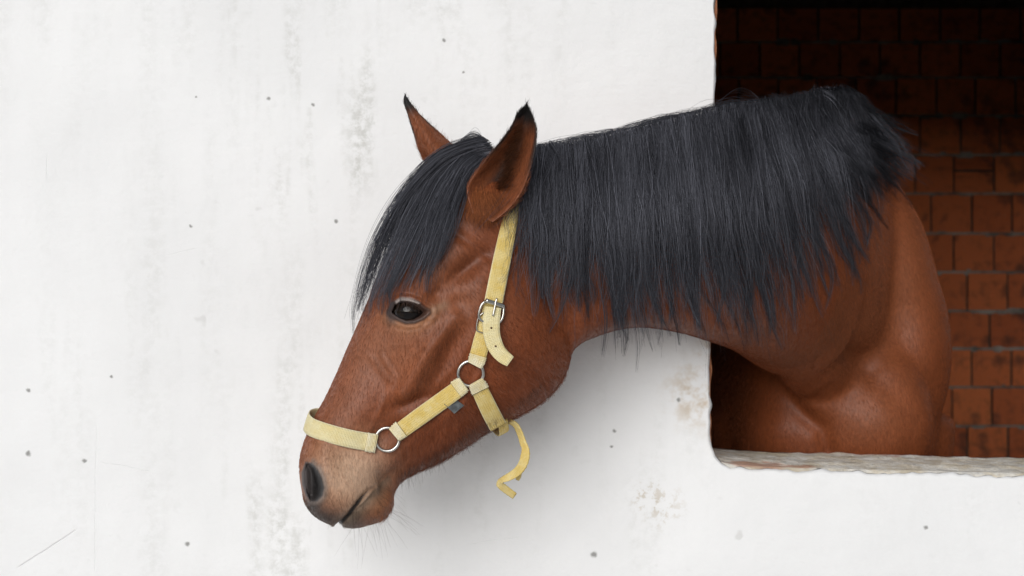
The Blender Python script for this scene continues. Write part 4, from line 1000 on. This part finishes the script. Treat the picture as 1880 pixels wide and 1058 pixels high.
# buckle: frame, roller, tongue; keeper loop; loose strap end with holes; dangling tail
def bar(pts, r, n2=10):
    q = np.asarray(pts, float); t = np.gradient(q, axis=0); v = []
    for p_, t_ in zip(q, t):
        t_ = Vector(t_).normalized(); a = t_.orthogonal().normalized(); b_ = t_.cross(a)
        ref = Vector((0, -1, 0)); a = (ref - t_ * ref.dot(t_)); a = a.normalized() if a.length > .05 else t_.orthogonal().normalized(); b_ = t_.cross(a)
        v += [Vector(p_) + (a * math.cos(2 * math.pi * k / n2) + b_ * math.sin(2 * math.pi * k / n2)) * r for k in range(n2)]
    return v, tube_faces(len(q), n2)
def wire(path, r, off, n=30): q = arclen(path, n); return bar(P_arr(q[:, 0], q[:, 1], depth(q[:, 0], q[:, 1], dep_s) - off), r)
bk = adopt(obj('buckle', *wire([(891, 553), (884, 560), (880, 572), (879, 582), (886, 590), (900, 594), (914, 593), (921, 587), (924, 576), (925, 563)], .0019, .0085), M_steel), halter)
for nm, pth, r_, of_ in (('roller', [(892, 552), (908, 557), (925, 563)], .0036, .0105), ('tongue', [(912, 548), (910, 556), (908, 566), (905, 580)], .0016, .0140)):
    o = obj(nm, *wire(pth, r_, of_, 14), M_steel); o.parent = bk
adopt(obj('keeper', *wire([(888, 574), (879, 582), (875, 598), (877, 608), (890, 612)], .0011, .0072), M_steel), halter)
q = arclen([(905, 564), (902, 590), (903, 615), (910, 637), (921, 652), (937, 664)], 30); tg = np.gradient(q, axis=0); tg /= np.linalg.norm(tg, axis=1)[:, None]; nn = np.stack([-tg[:, 1], tg[:, 0]], 1)
w = np.interp(np.linspace(0, 1, 30), [0, .15, .6, .85, .93, 1], [15, 16, 15, 13, 12, 10.5]); tt = np.linspace(0, 1, 30)
dd = depth(903, 600, dep_s) - .010 - .016 * tt ** 1.5
ctr = P_arr(q[:, 0], q[:, 1], dd); wid = (P_arr(q[:, 0] + nn[:, 0] * w, q[:, 1] + nn[:, 1] * w, dd - .003 * tt) - ctr); nor = np.cross(np.gradient(ctr, axis=0), wid); nor /= np.linalg.norm(nor, axis=1)[:, None]; nor *= np.sign(-nor[:, 1:2])
se = ribbon('strap_end', ctr, wid, nor, .0024, M_webpale)[0]
for hx, hy in ((902, 604), (913, 637)):
    i = np.argmin(np.hypot(q[:, 0] - hx, q[:, 1] - hy)); sv, sf = lathe_sphere(1, 14, 8)
    o = obj('eyelet', [tuple(ctr[i] + nor[i] * (.0011 + .0006 * c_) + np.array([a * .0018, 0, b_ * .0018])) for a, b_, c_ in sv], sf, M_eyelet); o.parent = se
q = arclen([(931, 772), (946, 780), (955, 797), (960, 812), (965, 828), (961, 850), (950, 866), (934, 876), (921, 882), (917, 889), (925, 896), (934, 903), (945, 911)], 60)
tt = np.linspace(0, 1, 60); tg = np.gradient(q, axis=0); tg /= np.linalg.norm(tg, axis=1)[:, None]; nn = np.stack([-tg[:, 1], tg[:, 0]], 1)
w = np.interp(tt, [0, .12, .22, .32, .42, .52, .62, .72, .77, .85, 1], [4.5, 5.5, 6, 7, 9.5, 9.5, 9, 7, 5, 7.5, 7]); tw = np.interp(tt, [0, .2, .35, .6, .72, .78, .84, 1], [.9, .9, .35, .15, .5, 1.1, .5, .3])
dd = e0[1] + .02 + .01 * np.sin(tt * 7); ctr = P_arr(q[:, 0], q[:, 1], dd)
w = w / np.maximum(np.cos(tw), .35) * .9
wid = P_arr(q[:, 0] + nn[:, 0] * w * np.cos(tw), q[:, 1] + nn[:, 1] * w * np.cos(tw), dd + w * .0008 * np.sin(tw)) - ctr
nor = np.cross(np.gradient(ctr, axis=0), wid); nor /= np.linalg.norm(nor, axis=1)[:, None]; nor *= np.sign(-nor[:, 1:2])
ribbon('dangling_strap', ctr, wid, nor, .0022, M_web, ragged=.06)
fy_ = P_arr(np.array([956., 952, 950]), np.array([862., 872, 882]), np.full(3, e0[1] + .022)); fw = P_arr(np.array([959., 957, 953]), np.array([865., 876, 883]), np.full(3, e0[1] + .024)) - fy_
fn = np.tile(np.array([0, -1., 0]), (3, 1)); ribbon('frayed_thread', fy_, fw, fn, .0018, M_web)
# grey tag caught under the cheek strap
tq = [(815, 742), (831, 728), (852, 745), (834, 760)]; tv = []
for k2 in (-.0052, -.0036): tv += [tuple(P(a, b_, float(depth(832, 744, dep_s)) + k2 + (a - 832) * .00008)) for a, b_ in tq]
adopt(obj('tag', tv, [(0, 1, 2, 3), (7, 6, 5, 4), (0, 4, 5, 1), (1, 5, 6, 2), (2, 6, 7, 3), (3, 7, 4, 0)], M_tag, smooth=False), halter)
